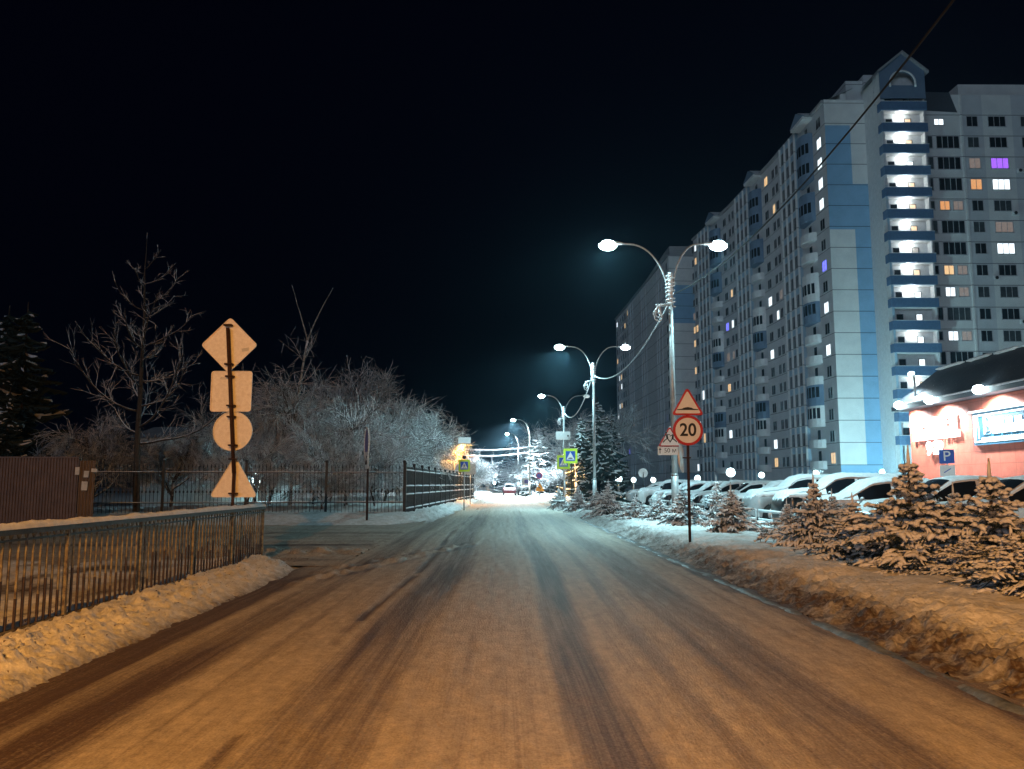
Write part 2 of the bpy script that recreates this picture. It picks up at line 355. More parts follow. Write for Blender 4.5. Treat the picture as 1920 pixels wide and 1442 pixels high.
dl += back*(1.15*np.clip(fbm(Xl*2.6, Yl*.6, 181)*2.6-1.05, 0, 1))  # streaks behind the railing: dirt tracks plus the top rail's shadow, painted in
grid('snow_bank', Xl, Yl, Zl, 'snowbank', np.clip(dl, 0, 1))
# side street
ys5 = yrows(15.5, 34.0, .006); xs5 = np.concatenate([np.linspace(-40, -12, 30), np.linspace(-11.8, -3.05, 110)])
Yw, Xw = np.meshgrid(ys5, xs5, indexing='ij')
rid = g(Xw+ (Yw-16)*-.12, -4.9, .3)*0
wind = g(Yw-(17.4+(-Xw-3.2)*-.25), 1.6, .55)
dw = .25+ (fbm(Xw*.5, Yw*3, 211)-.5)*1.0 + .45*g(Yw, 25.8, .35)+.5*g(Yw, 20.8, .3)
Zw = .012+(fbm(Xw*3, Yw*5, 221)-.5)*.05 + np.clip(fbm(Xw*4, Yw*4, 231)-.45, 0, 1)*.5*np.exp(-((Yw-18.6)/1.0)**2)*(Xw > -9) + .06*np.clip((Yw-31)/2, 0, 1)
grid('side_street', Xw, Yw, Zw, 'road', np.clip(dw, 0, 1))
# left far verge
ys6 = yrows(30.5, 200, .008); Yf, Uf = np.meshgrid(ys6, np.concatenate([np.linspace(0, 2.2, 40), np.linspace(2.4, 14, 16)]), indexing='ij')
ef = le_(Yf)-.1-np.clip((33.5-Yf)/3, 0, 1)**2*1.6+(fbm(Yf*0+6, Yf*.5, 19)-.5)*.25; Xf = ef-Uf
Zf = (.42*(1-np.exp(-Uf/.55))+(fbm(Xf*1.5, Yf*1.5, 241)-.5)*.3*np.clip(Uf*2, 0, 1)+np.clip(fbm(Xf*6, Yf*6, 251)-.45, 0, 1)*.35*g(Uf, .5, .5))*np.clip((Yf-30.5)/2, 0, 1)-.03
df = .8*g(Uf, 0, .18)+(fbm(Xf*4, Yf*4, 261)-.62)
grid('verge_far', Xf, Yf, Zf, 'snowbank', np.clip(df, 0, 1))
# park snow, car park, right far verge
flat('park_ground', -120, -3.5, 34.2, 400, .05, 'snow')
flat('car_park', 8.3, 60, -30, 130, .1, 'lot')
ys7 = yrows(66, 250, .012); Yr, Ur = np.meshgrid(ys7, np.linspace(0, 8, 40), indexing='ij'); Xr = re_(Yr)+Ur
grid('verge_back', Xr, Yr, (.4*(1-np.exp(-Ur/.6))+(fbm(Xr, Yr, 271)-.5)*.3)*np.clip((Yr-66)/2, 0, 1)-.02, 'snowbank', np.clip(.5*g(Ur, 0, .2), 0, 1))
# twigs and leaves scattered on the left bank
rng = random.Random(5); b = MB()
for k in range(420):
    y = 4.6+12*rng.random()**1.2; u = .25+1.35*rng.random(); x = float(le_(y))-u; s = .008+.016*rng.random(); a = rng.random()*6.28
    c, s_ = math.cos(a)*s, math.sin(a)*s; z = .20*(1-math.exp(-max(u-.12, 0)/.35))*max(.35, min(1, 1-(u-.9)/1.6))+.04+rng.random()*.03
    b.add([(x-c, y-s_, z), (x+s_*.4, y-c*.4, z+.012), (x+c*2, y+s_*2, z+.006), (x-s_*.5, y+c*.5, z+.014)], [(0, 1, 2, 3)])
tag(b.build('leaf_litter', 'leaf'), 'dead leaves and twigs scattered on the snow bank before the railing', 'leaf litter', kind='stuff')
# ---------------------------------------------------------------- lights helper
def spot(name, loc, energy, color, ang=150, r=.12, parent=None, d=(0, 0, -1), blend=.6):
    l = bpy.data.lights.new(name, 'SPOT'); l.energy = energy; l.color = color; l.spot_size = R(ang); l.spot_blend = blend; l.shadow_soft_size = r
    o = bpy.data.objects.new(name, l); COL.objects.link(o); o.location = loc
    o.rotation_euler = Vector(d).to_track_quat('-Z', 'Y').to_euler(); o.parent = parent; return o
def point(name, loc, energy, color, r=.1, parent=None):
    l = bpy.data.lights.new(name, 'POINT'); l.energy = energy; l.color = color; l.shadow_soft_size = r
    o = bpy.data.objects.new(name, l); COL.objects.link(o); o.location = loc; o.parent = parent; return o
# ---------------------------------------------------------------- street lamps
def street_lamp(label, loc, H, arms, coil=True, conc=False):
    t = thing('street_lamp', label, 'street lamp', loc, 0, 'street lamps along the road')
    b = MB(); b.tube([(0, 0, -.3), (0, 0, 1.6)], .115, 12); b.tube([(0, 0, 1.6), (0, 0, 1.68)], [.115, .09], 12)
    b.tube([(0, 0, 1.68), (0, 0, H-1.55)], [.09, .07], 12)
    b.build('pole', 'concrete' if conc else 'galv', t)
    for (dx, mt, en, colr) in arms:
        sg = 1 if dx > 0 else -1; b = MB(); pts = []
        for i in range(13):
            a = i/12*math.pi/2
            pts.append((sg*.05+(dx-sg*.35)*(1-math.cos(a))*1.0, 0, H-1.9+1.9*math.sin(a)))
        pts.append((dx+sg*.05, 0, H+.02)); b.tube(pts, .032, 8); b.build('arm', 'galv', t)
        b = MB(); n = 12; ring = [(-.34, .07, .05), (-.15, .10, .08), (.12, .16, .10), (.34, .14, .07), (.42, .04, .02)]
        vs = []
        for (x, w_, h) in ring:
            for j in range(n):
                q = 2*math.pi*j/n; vs.append((dx+sg*(x+.25), w_*math.cos(q), H+(h*math.sin(q) if math.sin(q) > 0 else .35*h*math.sin(q))))
        fs = [(i*n+j, i*n+(j+1) % n, (i+1)*n+(j+1) % n, (i+1)*n+j) for i in range(4) for j in range(n)]+[tuple(range(n)), tuple(4*n+j for j in range(n))]
        b.add(vs, fs, 0, True); hd = b.build('lamp_head', 'lamphead', t)
        b = MB(); b.ball((dx+sg*.38, 0, H-.045), .17, 14, 0, (1.75, 1.1, 1.0)); b.build('lens', mt, hd)  # lens oversized: bloom of the lamp put into its shape
        if en: spot('lamp_light', (dx+sg*.38, 0, H-.22), en, colr, 168 if (sg < 0 or colr == SODIUM) else 132, .10, t, (0, 0, -1) if sg < 0 or colr == SODIUM else (.45, 0, -1), .3 if sg < 0 else .7)
    if coil:
        r_ = random.Random(int(loc[1])); b = MB(); pts = []
        for i in range(90):
            a = i*.55; pts.append((.14*math.cos(a)+r_.uniform(-.02, .02), .14*math.sin(a), H-1.95+i*.0115+r_.uniform(-.03, .03)-.1))
        b.tube(pts, .022, 5)
        for k in range(5):
            pts = [(-.12-.38*math.sin(q/8*math.pi)-.05*k*math.sin(q), .1*math.sin(q+k), H-1.9-.12+.07*k*math.cos(q*.8)-.06*k) for q in range(9)]
            b.tube(pts, .02, 5)
        b.tube([(0, 0, H-2.0), (0, 0, H-.95)], .085, 8)
        b.build('cable_coil', 'clump', t)
    return t
LZ = 0.15
def lamp_at(px, py, Y):  # head height from pixel
    return U(px, py, Y)
L1 = U(1252, 458, 26); H1 = L1.z-LZ
p1 = (L1.x+.05, 26, LZ)
hL = U(1150, 458, 26).x-p1[0]-.3*-1; hR = U(1345, 462, 26).x-p1[0]
street_lamp('tall double armed street lamp behind the round 20 sign, both heads blazing white', p1, H1,
            [(hL-.1, 'lampon', 1100, TEAL), (hR-.35, 'lampon', 5200, TEAL)])
L2 = U(1112, 650, 47)
street_lamp('second double armed street lamp, left head blazing and right head glowing small', (L2.x, 47, LZ), L2.z-LZ,
            [(U(1055, 650, 47).x-L2.x+.2, 'lampon', 5500, TEAL), (U(1170, 652, 47).x-L2.x-.3, 'lampon2', 900, TEAL)])
L3 = U(1057, 742, 72)
street_lamp('double armed street lamp with a dark right head, above the solar panel and lime signs', (L3.x, 72, LZ), L3.z-LZ,
            [(U(1019, 742, 72).x-L3.x+.2, 'lampon', 5500, TEAL), (U(1098, 741, 72).x-L3.x-.3, 'lampdim', 0, TEAL)])
L4 = U(993, 787, 97)
street_lamp('single armed lamp on a pale concrete pole in front of the blazing snowy spruce', (L4.x, 97, LZ), L4.z-LZ, [(U(965, 787, 97).x-L4.x+.2, 'lampon', 30000, COOL)], False, True)
L5 = U(972, 813, 128)
street_lamp('farthest lit street lamp, small and half hidden by snowy trees', (L5.x, 128, LZ), L5.z-LZ, [(U(953, 813, 128).x-L5.x+.2, 'lampon', 34000, COOL)], False)
# assumed, unseen sodium lamp just outside the frame that lights the near road
LS_ASSUMED = street_lamp('assumed orange sodium street lamp standing beside the near road', (-5.7, -7.5, .1), 8.8, [(3.0, 'sodium', 18500, SODIUM)], False)
LS_ASSUMED['group'] = 'assumed sodium lamps'
for _c in LS_ASSUMED.children:
    if _c.type == 'LIGHT': _c.rotation_euler = Vector((.12, 1, -.62)).to_track_quat('-Z', 'Y').to_euler(); _c.data.spot_blend = .8; _c.data.spot_size = R(112)
LT_ASSUMED = street_lamp('assumed orange sodium lamp among the frosted trees, hidden behind the left solar panel', (-3.62, 60, .1), 4.62, [(.32, 'sodium', 2600, SODIUM)], False)  # unseen lamp added behind the solar panel to light the trees orange
LT_ASSUMED['group'] = 'assumed sodium lamps'
LU_ASSUMED = street_lamp('assumed low orange sodium lamp hidden behind the lime signs', (6.5, 75, .1), 4.0, [(-.55, 'sodium', 4200, SODIUM)], False)  # assumed lamp placed out of sight to cast the orange band on the road
LU_ASSUMED['group'] = 'assumed sodium lamps'
# ---------------------------------------------------------------- overhead cables
def sag(a, b_, s, n=24):
    a = Vector(a); b_ = Vector(b_); return [a.lerp(b_, i/n)-Vector((0, 0, s*4*(i/n)*(1-i/n))) for i in range(n+1)]
zc1 = U(1255, 552, 26).z; b = MB()
b.tube(sag((p1[0]+.1, 25.9, zc1), (5.45, 2.6, zc1+.95), 1.1), .017, 6)
tag(b.build('power_cable', 'cable'), 'black cable rising from the nearest lamp pole past the gable of the tower', 'cable', 'cables strung between lamp poles')
b = MB(); b.tube(sag((p1[0], 26.1, zc1-.2), (L2.x+.05, 46.9, U(1112, 705, 47).z), 1.0), .024, 6)
tag(b.build('power_cable', 'clump'), 'snow covered cable sagging between the nearest and the second lamp pole', 'cable', 'cables strung between lamp poles')
b = MB(); b.tube(sag((L2.x, 47.1, U(1112, 700, 47).z), (L3.x+.05, 71.9, U(1058, 775, 72).z), 1.2), .03, 6)
tag(b.build('power_cable', 'clump'), 'snow covered cable sagging between the second and third lamp pole', 'cable', 'cables strung between lamp poles')
for (ya, yb, lab) in ((842, 838, 'upper of the two thick snow coated cables crossing above the road'), (854, 848, 'lower of the two thick snow coated cables crossing above the road')):
    b = MB(); b.tube(sag(U(868, ya, 93), U(994, yb, 96.7), .25), .085, 7)
    tag(b.build('overhead_cable', 'clump'), lab, 'cable', 'snow coated cables above the road')
# ---------------------------------------------------------------- signs
def polyface(b, poly, y, m=0, th=.012): b.prism(poly, y, y+th, m)
def sign_pole(t, h, r=.03, m='galv', y=.05, lean=0.): 
    b = MB(); b.tube([(0, y, -.3), (lean, y, h)], r, 10); return b.build('pole', m, t)
# backs of four signs at left
px0 = U(436, 945, 15.2); zb = .05; t = thing('road_sign_stack', 'rusty post carrying the backs of four road signs, diamond square round and triangle', 'road signs', (px0.x, 15.2, 0))
b = MB(); zt = U(427, 615, 15.2).z; lean = U(427, 615, 15.2).x-px0.x
b.tube([(0, 0, -.3), (0, 0, 1.7)], .028, 10); b.tube([(0, 0, 1.7), (lean, 0, zt)], .034, 10); b.build('post', 'rustdark', t)
for nm, pl, cy, cxp, wpx in (('diamond_plate', None, 646, 428, 104), ('square_plate', None, 733, 431.5, 77), ('round_plate', None, 808, 434, 74), ('triangle_plate', None, 893, 437, 88)):
    c = U(cxp, cy, 15.2); s = wpx*15.2/F; b = MB()
    if nm[0] == 'd': poly = [(x*.7071-z*.7071, x*.7071+z*.7071) for x, z in rect(s*.73, s*.73, .06)]
    elif nm[0] == 's': poly = rect(s, s, .05)
    elif nm[0] == 'r': poly = circ(s/2)
    else: poly = tri(s*1.02, .045)
    zz = c.z; xx = c.x-px0.x
    b.prism(off(poly, xx, zz), .075, .087); inner = [(x*.965, z*.965) for x, z in poly]
    pl = b.build(nm, 'signback', t)
    b = MB()   # folded rim
    P = off(poly, xx, zz); I = off(inner, xx, zz); n = len(P)
    b.add([(x, .055, z) for x, z in P]+[(x, .055, z) for x, z in I]+[(x, .088, z) for x, z in P]+[(x, .074, z) for x, z in I],
          [(i, (i+1) % n, n+(i+1) % n, n+i) for i in range(n)]+[(i, 2*n+i, 2*n+(i+1) % n, (i+1) % n) for i in range(n)]+[(n+i, n+(i+1) % n, 3*n+(i+1) % n, 3*n+i) for i in range(n)])
    b.build('rim', 'signback', pl)
    for dz in (-.27, .27):
        lx = lean*max(0, (zz+dz-1.7)/(zt-1.7)); b = MB(); b.box((lx-.075, -.045, zz+dz*s/.75-.014), (lx+.075, .055, zz+dz*s/.75+.014)); b.tube([(lx-.06, -.055, zz+dz*s/.75), (lx+.06, -.055, zz+dz*s/.75)], .012, 6); b.build('clamp', 'rustdark', pl)
for x, z, w_, h, a in ((.10, U(440, 651, 15).z, .13, .06, .2), (-.29, U(440, 706, 15).z, .10, .05, -.1), (.13, U(440, 831, 15).z, .08, .075, 0.)):
    b = MB(); b.box((-w_/2, .0, -h/2), (w_/2, .003, h/2), 0, Matrix.Translation((x, .0705, z)) @ Matrix.Rotation(-a, 4, 'Y')); b.build('sticker', 'paper', t)
# 20 limit sign
def sgn(name, loc_, label, cat, group=None): return thing(name, label, cat, loc_, 0, group)
S = G(1294, 1000, .25); Y20 = 18.6; bx = U(1294, 990, Y20).x
t = sgn('speed_limit_sign', (bx, Y20, 0), 'road sign post with a red triangle speed bump warning over a round red 20 limit', 'road sign')
ln = U(1289, 760, Y20).x-bx
b = MB(); b.tube([(0, .05, -.2), (ln, .05, U(1290, 730, Y20).z)], .032, 10); b.build('pole', 'rustdark', t)
c = U(1289, 752, Y20); pl_s = 62*Y20/F
b = MB(); P = off(tri(pl_s, .045), c.x-bx, c.z); polyface(b, P, 0, 0); tb = b.build('warning_triangle', 'red', t)
b = MB(); polyface(b, off([(x*.80, z*.80-.006) for x, z in tri(pl_s, .03)], c.x-bx, c.z-.015), -.004, 0, .003); b.build('face', 'white', tb)
b = MB(); hump = [(-.24, 0), (.24, 0), (.24, .018), (.13, .03), (.09, .052), (0, .068), (-.09, .052), (-.13, .03), (-.24, .018)]
polyface(b, off(hump, c.x-bx, c.z-.205), -.008, 0, .003); b.build('symbol', 'blk', tb)
c = U(1290, 807, Y20); r20 = 28.5*Y20/F
b = MB(); polyface(b, off(circ(r20), c.x-bx, c.z), 0); tb = b.build('limit_disc', 'red', t)
b = MB(); polyface(b, off(circ(r20*.83), c.x-bx, c.z), -.004, 0, .003); b.build('face', 'white', tb)
text('20', .40, 'blk', tb, (c.x-bx, -.008, c.z), ext=.002, sx=.95, bold=.008)
c = U(1279, 858, Y20); b = MB(); n = 28; vs = []
for i in range(n): 
    a = 2*math.pi*i/n; x, z = r20*math.cos(a), r20*math.sin(a); vs.append((x*.36+z*-.22, .1+x*.8, z+.0))
vs2 = [(x*1.0, y+.012, z) for x, y, z in vs]; cc = (c.x-bx, 0, c.z)
b.add([(x+cc[0]+.05*math.sin(z*5), y+.05*math.cos(z*9), z+cc[2]) for x, y, z in vs+vs2], [tuple(range(n)), tuple(range(n, 2*n))[::-1]]+[(i, i+n, (i+1) % n+n, (i+1) % n) for i in range(n)])
b.build('bent_disc', 'signback', t)
b = MB(); b.box((-.11, -.01, c.z-.02), (.06, .10, c.z+.01)); b.build('clamp', 'rustdark', t)
# children sign on the lamp pole
Yc = 25.6; c = U(1256, 818, Yc); t = sgn('children_warning_sign', (c.x, Yc, 0), 'triangle warning of running children over a 50 m plate, fixed to the lamp pole', 'road sign')
s = 46*Yc/F; b = MB(); polyface(b, off(tri(s, .05), 0, c.z), 0); tb = b.build('warning_triangle', 'red', t)
b = MB(); polyface(b, off([(x*.80, z*.80) for x, z in tri(s, .03)], 0, c.z-.02), -.004, 0, .003); b.build('face', 'white', tb)
b = MB()
for ox, k in ((-.10, 1), (.10, -1)):
    b.tube([(ox, -.008, c.z+.06), (ox+.02*k, -.008, c.z-.08)], .03, 6)
    b.ball((ox-.01*k, -.008, c.z+.11), .032, 8)
    for q in ((-.11, -.19), (.11, -.18)): b.tube([(ox+.02*k, -.008, c.z-.07), (ox+q[0]*.6, -.008, c.z-.13), (ox+q[0], -.008, c.z+q[1])], .018, 5)
    for q in ((-.10, .0), (.10, .05)): b.tube([(ox, -.008, c.z+.05), (ox+q[0], -.008, c.z+q[1])], .014, 5)
b.build('symbol', 'blk', tb)
c2 = U(1252, 845, Yc); b = MB(); polyface(b, off(rect(.62, .27, .02), c2.x-c.x, c2.z), 0); tb = b.build('distance_plate', 'white', t)
text('50 м', .19, 'blk', tb, (c2.x-c.x+.08, -.004, c2.z), ext=.002)
b = MB(); ax = c2.x-c.x-.24; polyface(b, [(ax-.012, c2.z-.09), (ax+.012, c2.z-.09), (ax+.012, c2.z+.02), (ax+.045, c2.z+.02), (ax, c2.z+.10), (ax-.045, c2.z+.02), (ax-.012, c2.z+.02)], -.005, 0, .003); b.build('arrow', 'blk', tb)
# crossing signs
def crossing(label, px, py, Y, kind='ped', w_px=26, pole_dx=0., poleM='galv', base=0.2):
    c = U(px, py, Y); s = w_px*Y/F; t = sgn('crossing_sign', (c.x, Y, 0), label, 'road sign')
    if pole_dx is not None:
        b = MB(); b.tube([(pole_dx, .06, base-.3), (pole_dx, .06, c.z+s*.5)], .035, 8); b.build('pole', poleM, t)
    b = MB(); polyface(b, off(rect(s, s*1.06, .04), 0, c.z), 0); tb = b.build('lime_board', 'lime', t)
    b = MB(); polyface(b, off(rect(s*.68, s*.70, .02), 0, c.z), -.006, 0, .005); b.build('blue_panel', 'blue', tb)
    b = MB(); polyface(b, off([(-.30*s, -.26*s), (.30*s, -.26*s), (0, .30*s)], 0, c.z), -.011, 0, .004); b.build('white_triangle', 'white', tb)
    b = MB()
    if kind == 'ped':
        k = s
        b.tube([(0, -.014, c.z+.09*k), (.01*k, -.014, c.z-.06*k)], .030*k, 6); b.ball((0, -.014, c.z+.135*k), .028*k, 8)
        for q in ((-.10, -.22), (.10, -.22)): b.tube([(.01*k, -.014, c.z-.05*k), (q[0]*.6*k, -.014, c.z-.12*k), (q[0]*k, -.014, c.z+q[1]*k)], .017*k, 5)
        for q in ((-.08, -.02), (.09, .0)): b.tube([(0, -.014, c.z+.07*k), (q[0]*k, -.014, c.z+q[1]*k)], .013*k, 5)
        for q in (-.2, -.1, 0, .1, .2): b.box((q*k-.02*k, -.013, c.z-.25*k), (q*k+.02*k, -.0115, c.z-.235*k))
    else:
        polyface(b, off([(-.19*s, -.2*s), (.19*s, -.2*s), (.10*s, -.13*s), (0, -.115*s), (-.10*s, -.13*s)], 0, c.z), -.015, 0, .003)
    b.build('symbol', 'blk', tb)
    return t, c
tl, cl_ = crossing('lime bordered pedestrian crossing sign beside the black roadside fence at left', 870.5, 873, 48, 'ped', 21, 0, 'galv')
b = MB(); zz = U(868, 826, 48).z; b.tube([(0, .06, cl_.z+.3), (0, .06, zz)], .028, 8); b.build('mast', 'galv', tl)
b = MB(); b.box((-.36, -.02, -.19), (.36, .03, .19), 0, Matrix.Translation((0, .0, zz)) @ Matrix.Rotation(R(-20), 4, 'X')); b.build('solar_panel', 'white', tl)
b = MB()
b.tube([(0, -.06, U(870, 857, 48).z), (0, .0, U(870, 857, 48).z)], .12, 12); b.build('beacon', 'black', tl)
tr_, cr_ = crossing('lime bordered pedestrian crossing sign partly hidden by the speed bump sign at right', 1056.5, 866.5, 62, 'ped', 24, 0, 'galv')
crossing('lime bordered blue speed bump sign standing over the small snowy spruces', 1069.5, 855, 56, 'bump', 26, .08, 'black')
c = U(1056, 817, 71.6); t = thing('solar_panel', 'white solar panel box high on the third lamp pole', 'solar panel', (c.x, 71.6, 0))
b = MB(); b.box((-.62, -.05, -.36), (.62, .02, .36), 0, Matrix.Translation((0, 0, c.z)) @ Matrix.Rotation(R(-14), 4, 'X')); b.build('panel', 'white', t)
b = MB(); b.box((.35, -.10, c.z-.08), (.47, -.07, c.z+.06)); b.build('socket', 'blk', t)
# back of a sign beyond left crossing
c = U(882, 880, 60); t = thing('road_sign', 'dark grey back of a square sign just right of the left crossing sign', 'road sign', (c.x, 60, 0))
b = MB(); polyface(b, off(rect(.75, .75, .04), 0, c.z), 0); b.build('plate', 'galv', t); sign_pole(t, c.z+.3)
# edge-on no parking sign before the front fence
Yn = 31.5; c = U(688, 845, Yn); t = thing('parking_sign', 'tall oval violet sign seen nearly edge on, above a small white arrow plate', 'road sign', (c.x, Yn, 0), R(-72))
zz = U(688, 832, Yn).z; b = MB(); b.prism(off([(x, z*1.1) for x, z in circ(.55)], 0, zz), -.01, .01); tb = b.build('disc', 'violet', t)
b = MB(); 
for i in range(32):
    a, a2 = 2*math.pi*i/32, 2*math.pi*(i+1)/32
    b.tube([(.55*math.cos(a), -.012, zz+.6*math.sin(a)), (.55*math.cos(a2), -.012, zz+.6*math.sin(a2))], .03, 5)
b.build('rim', 'white', tb)
t2 = t; zz2 = U(688, 863, Yn).z; b = MB(); b.box((-.38, -.012, zz2-.32), (.38, .012, zz2+.32)); tb = b.build('plate', 'white', t)
b = MB(); b.tube([(-.15, -.015, zz2-.15), (.15, -.015, zz2+.15)], .03, 5); b.tube([(.15, -.015, zz2-.15), (0, -.015, zz2+.05)], .03, 5); b.build('symbol', 'blk', tb)
b = MB(); b.tube([(0, .05, -.2), (0, .05, zz2+.4)], .045, 8); b.build('pole', 'rustdark', t)
# far right signs
c = U(1012, 913, 88); t = thing('road_works_sign', 'orange triangular road works sign at the far side road', 'road sign', (c.x, 88, 0))
b = MB(); polyface(b, off(tri(1.05, .05), 0, c.z), 0); tb = b.build('triangle', 'orange', t); b = MB(); b.ball((-.1, -.02, c.z), .09, 8); b.tube([(-.1, -.02, c.z), (.1, -.02, c.z-.2)], .05, 5); b.build('symbol', 'blk', tb); sign_pole(t, c.z)
c = U(985, 903, 90); t = thing('road_sign', 'pale square sign left of the concrete lamp pole far away', 'road sign', (c.x, 90, 0))
b = MB(); polyface(b, off(rect(.75, .75, .04), 0, c.z), 0); tb = b.build('plate', 'white', t); b = MB(); polyface(b, off(rect(.4, .4), 0.1, c.z), -.01, 0, .008); b.build('face', 'violet', tb); sign_pole(t, c.z)
c = U(1011, 892, 92); t = thing('road_sign', 'round violet no stopping sign right of the concrete lamp pole', 'road sign', (c.x, 92, 0))
b = MB(); polyface(b, off(circ(.36, 20), 0, c.z), 0); tb = b.build('disc', 'red', t); b = MB(); polyface(b, off(circ(.27, 20), 0, c.z), -.01, 0, .008); b.build('face', 'violet', tb); sign_pole(t, c.z)
c = U(1206, 887, 60); t = thing('road_sign', 'white back of a round sign above the far parked cars', 'road sign', (c.x, 60, 0))
b = MB(); polyface(b, off(circ(.34, 24), 0, c.z), 0.05); b.build('disc', 'white', t); b = MB(); b.tube([(0, 0, 0), (0, 0, c.z+.05)], .03, 8); b.build('pole', 'black', t)
c = U(1775, 856, 36); t = thing('parking_sign', 'narrow blue P parking sign with a plate below, in front of the red shop', 'road sign', (c.x, 36, 0), R(-35))
b = MB(); polyface(b, off(rect(.6, .6, .03), 0, c.z), 0); tb = b.build('board', 'blue', t); text('P', .62, 'white', tb, (0, -.004, c.z), ext=.003)
for dz in (-.62, -1.15):
    b = MB(); polyface(b, off(rect(.6, .48, .02), 0, c.z+dz), 0); tb = b.build('plate', 'white', t); b = MB(); b.tube([(-.14, -.006, c.z+dz-.08), (.14, -.006, c.z+dz+.1)], .02, 5); b.build('symbol', 'blue', tb)
sign_pole(t, c.z+.3)
# ---------------------------------------------------------------- railing at left
XR = -4.70; rng = random.Random(3)
t = thing('pedestrian_railing', 'rusty picket railing with snow along its top rail, left of the near road', 'railing', (XR, 0, 0))
y0, y1 = 3.1, 16.4
b = MB(); b.box((-.045, y0, 1.02), (.045, y1, 1.075)); b.box((-.010, y0, .955), (.010, y1, .975)); b.build('top_rail', 'railpaint', t)
b = MB(); ysn = np.arange(y0, y1+.01, .06); pr = []
vs = []; 
for i, y in enumerate(ysn):
    hh = .035+.045*float(fbm(np.array([y*3.]), np.array([0.]), 9)[0])+.01*rng.random(); ww = .05+.012*rng.random()
    for j in range(7):
        a = math.pi*j/6; vs.append((ww*math.cos(a), y, 1.072+hh*math.sin(a)))
nn = len(ysn); b.add(vs, [(i*7+j, i*7+j+1, (i+1)*7+j+1, (i+1)*7+j) for i in range(nn-1) for j in range(6)]+[tuple(range(7)), tuple((nn-1)*7+j for j in range(7))[::-1]], 0, True)
b.build('snow_cap', 'clump', t)
yp = y1-.03; posts = []
while yp > y0: posts.append(yp); yp -= 1.82
for yp in posts:
    b = MB(); b.box((-.022, yp-.022, -.3), (.022, yp+.022, 1.02)); b.build('post', 'rust', t)
    b = MB(); b.box((-.022, yp-1.82+.031, .10), (.022, yp-.031, .125)); 
    for k in range(1, 14):
        y = yp-.13*k; a = rng.uniform(-.006, .006)
        if y < y0: break
        hb = min(.6, max(.05, rng.gauss(.45, .12))); b.box((-.010, y-.010, hb), (.010, y+.010, .955), 0, Matrix.Translation((a, 0, 0))); b.box((-.011, y-.011, .0), (.011, y+.011, hb), 1, Matrix.Translation((a, 0, 0)))  # each picket is darker below a random height
        b.add([(-.008, y-.035, 1.02), (-.008, y+.035, 1.02), (-.008, y, .96), (.008, y-.035, 1.02), (.008, y+.035, 1.02), (.008, y, .96)], [(0, 1, 2), (3, 5, 4), (0, 2, 5, 3), (1, 4, 5, 2)])
    b.build('picket_panel', ['rust', 'picketlow'], t)
# ---------------------------------------------------------------- black fences
def picket_fence(name, label, A, B, H, z0, bay, spear=True, dens=.13, rails=(.12, .5, .86), ring=False, snow_r=0.0):
    A = Vector(A); B = Vector(B); d = B-A; L = d.length; ang = math.atan2(d.y, d.x)
    t = thing(name, label, 'fence', (A.x, A.y, z0), ang); n = max(1, round(L/bay)); w_ = L/n
    for i in range(n+1):
        b = MB(); b.box((i*w_-.05, -.05, -.5), (i*w_+.05, .05, H+.12)); b.ball((i*w_, 0, H+.16), .075, 8); b.build('post', 'black', t)
    for i in range(n):
        b = MB(); x0, x1 = i*w_+.05, (i+1)*w_-.05
        for r in rails: b.box((x0, -.02, H*r-.018), (x1, .02, H*r+.018))
        k = int((x1-x0)/dens)
        for j in range(1, k):
            x = x0+(x1-x0)*j/k; b.box((x-.009, -.009, H*rails[0]-.15), (x+.009, .009, H*.97 if spear else H*rails[-1]))
            if spear: b.tube([(x, 0, H*.93), (x, 0, H*.965), (x, 0, H*1.03)], [.006, .028, .001], 4)
            if ring: b.box((x-.03, -.01, H*.5-.04), (x+.03, .01, H*.5+.05))
        b.build('picket_panel', 'black', t)
        if snow_r:
            b = MB()
            for r in rails: b.tube([(x0, 0, H*r+.02), ((x0+x1)/2, 0, H*r+.03), (x1, 0, H*r+.02)], snow_r, 6)
            b.build('snow_strip', 'clump', t)
    return t
A2 = U(757, 975, 34.5)
picket_fence('iron_fence', 'black wrought iron fence with spear tips facing the camera across the side street', (-16.6, 32.6, 0), (A2.x, 34.5, 0), 2.15, .12, 3.2, True, .14, (.10, .30, .86), True, .012)
picket_fence('iron_fence', 'black roadside fence with snow lined rails running away along the left of the road', (A2.x+.02, 34.6, 0), (-2.72, 74, 0), 1.95, .25, 2.6, True, .075, (.12, .42, .60, .94), False, .03)
tt = thing('fence_plinth', 'low pinkish plinth under the black front fence', 'plinth', (0, 0, 0)); b = MB(); b.box((-10.5, 33.1, -.1), (-5.2, 33.5, .28)); b.build('wall', 'pink', tt)
# corrugated fence
Yk = 28.5; xr = U(146, 900, Yk).x; t = thing('sheet_metal_fence', 'brown corrugated sheet fence with torn notices at its right end', 'fence', (xr, Yk, 0), R(1))
def corr(L, H, step=.1):
    b = MB(); n = int(L/step); prof = []
    for i in range(n): prof += [(i*step, 0), (i*step+step*.35, 0), (i*step+step*.5, .03), (i*step+step*.85, .03)]
    vs = [(x, y, 0) for x, y in prof]+[(x, y, H) for x, y in prof]; k = len(prof)
    b.add(vs, [(i, i+1, k+i+1, k+i) for i in range(k-1)]); return b
zt_ = U(100, 859, Yk).z
o = corr(14, zt_).build('sheet', 'corr', t, (-14, 0, 0)); 
o2 = corr(.6, zt_-.08).build('end_sheet', 'corr', t, (.02, .02, 0), R(25))
b = MB(); b.box((-14, -.02, zt_), (0, .06, zt_+.05)); b.build('top_rail', 'corr', t)
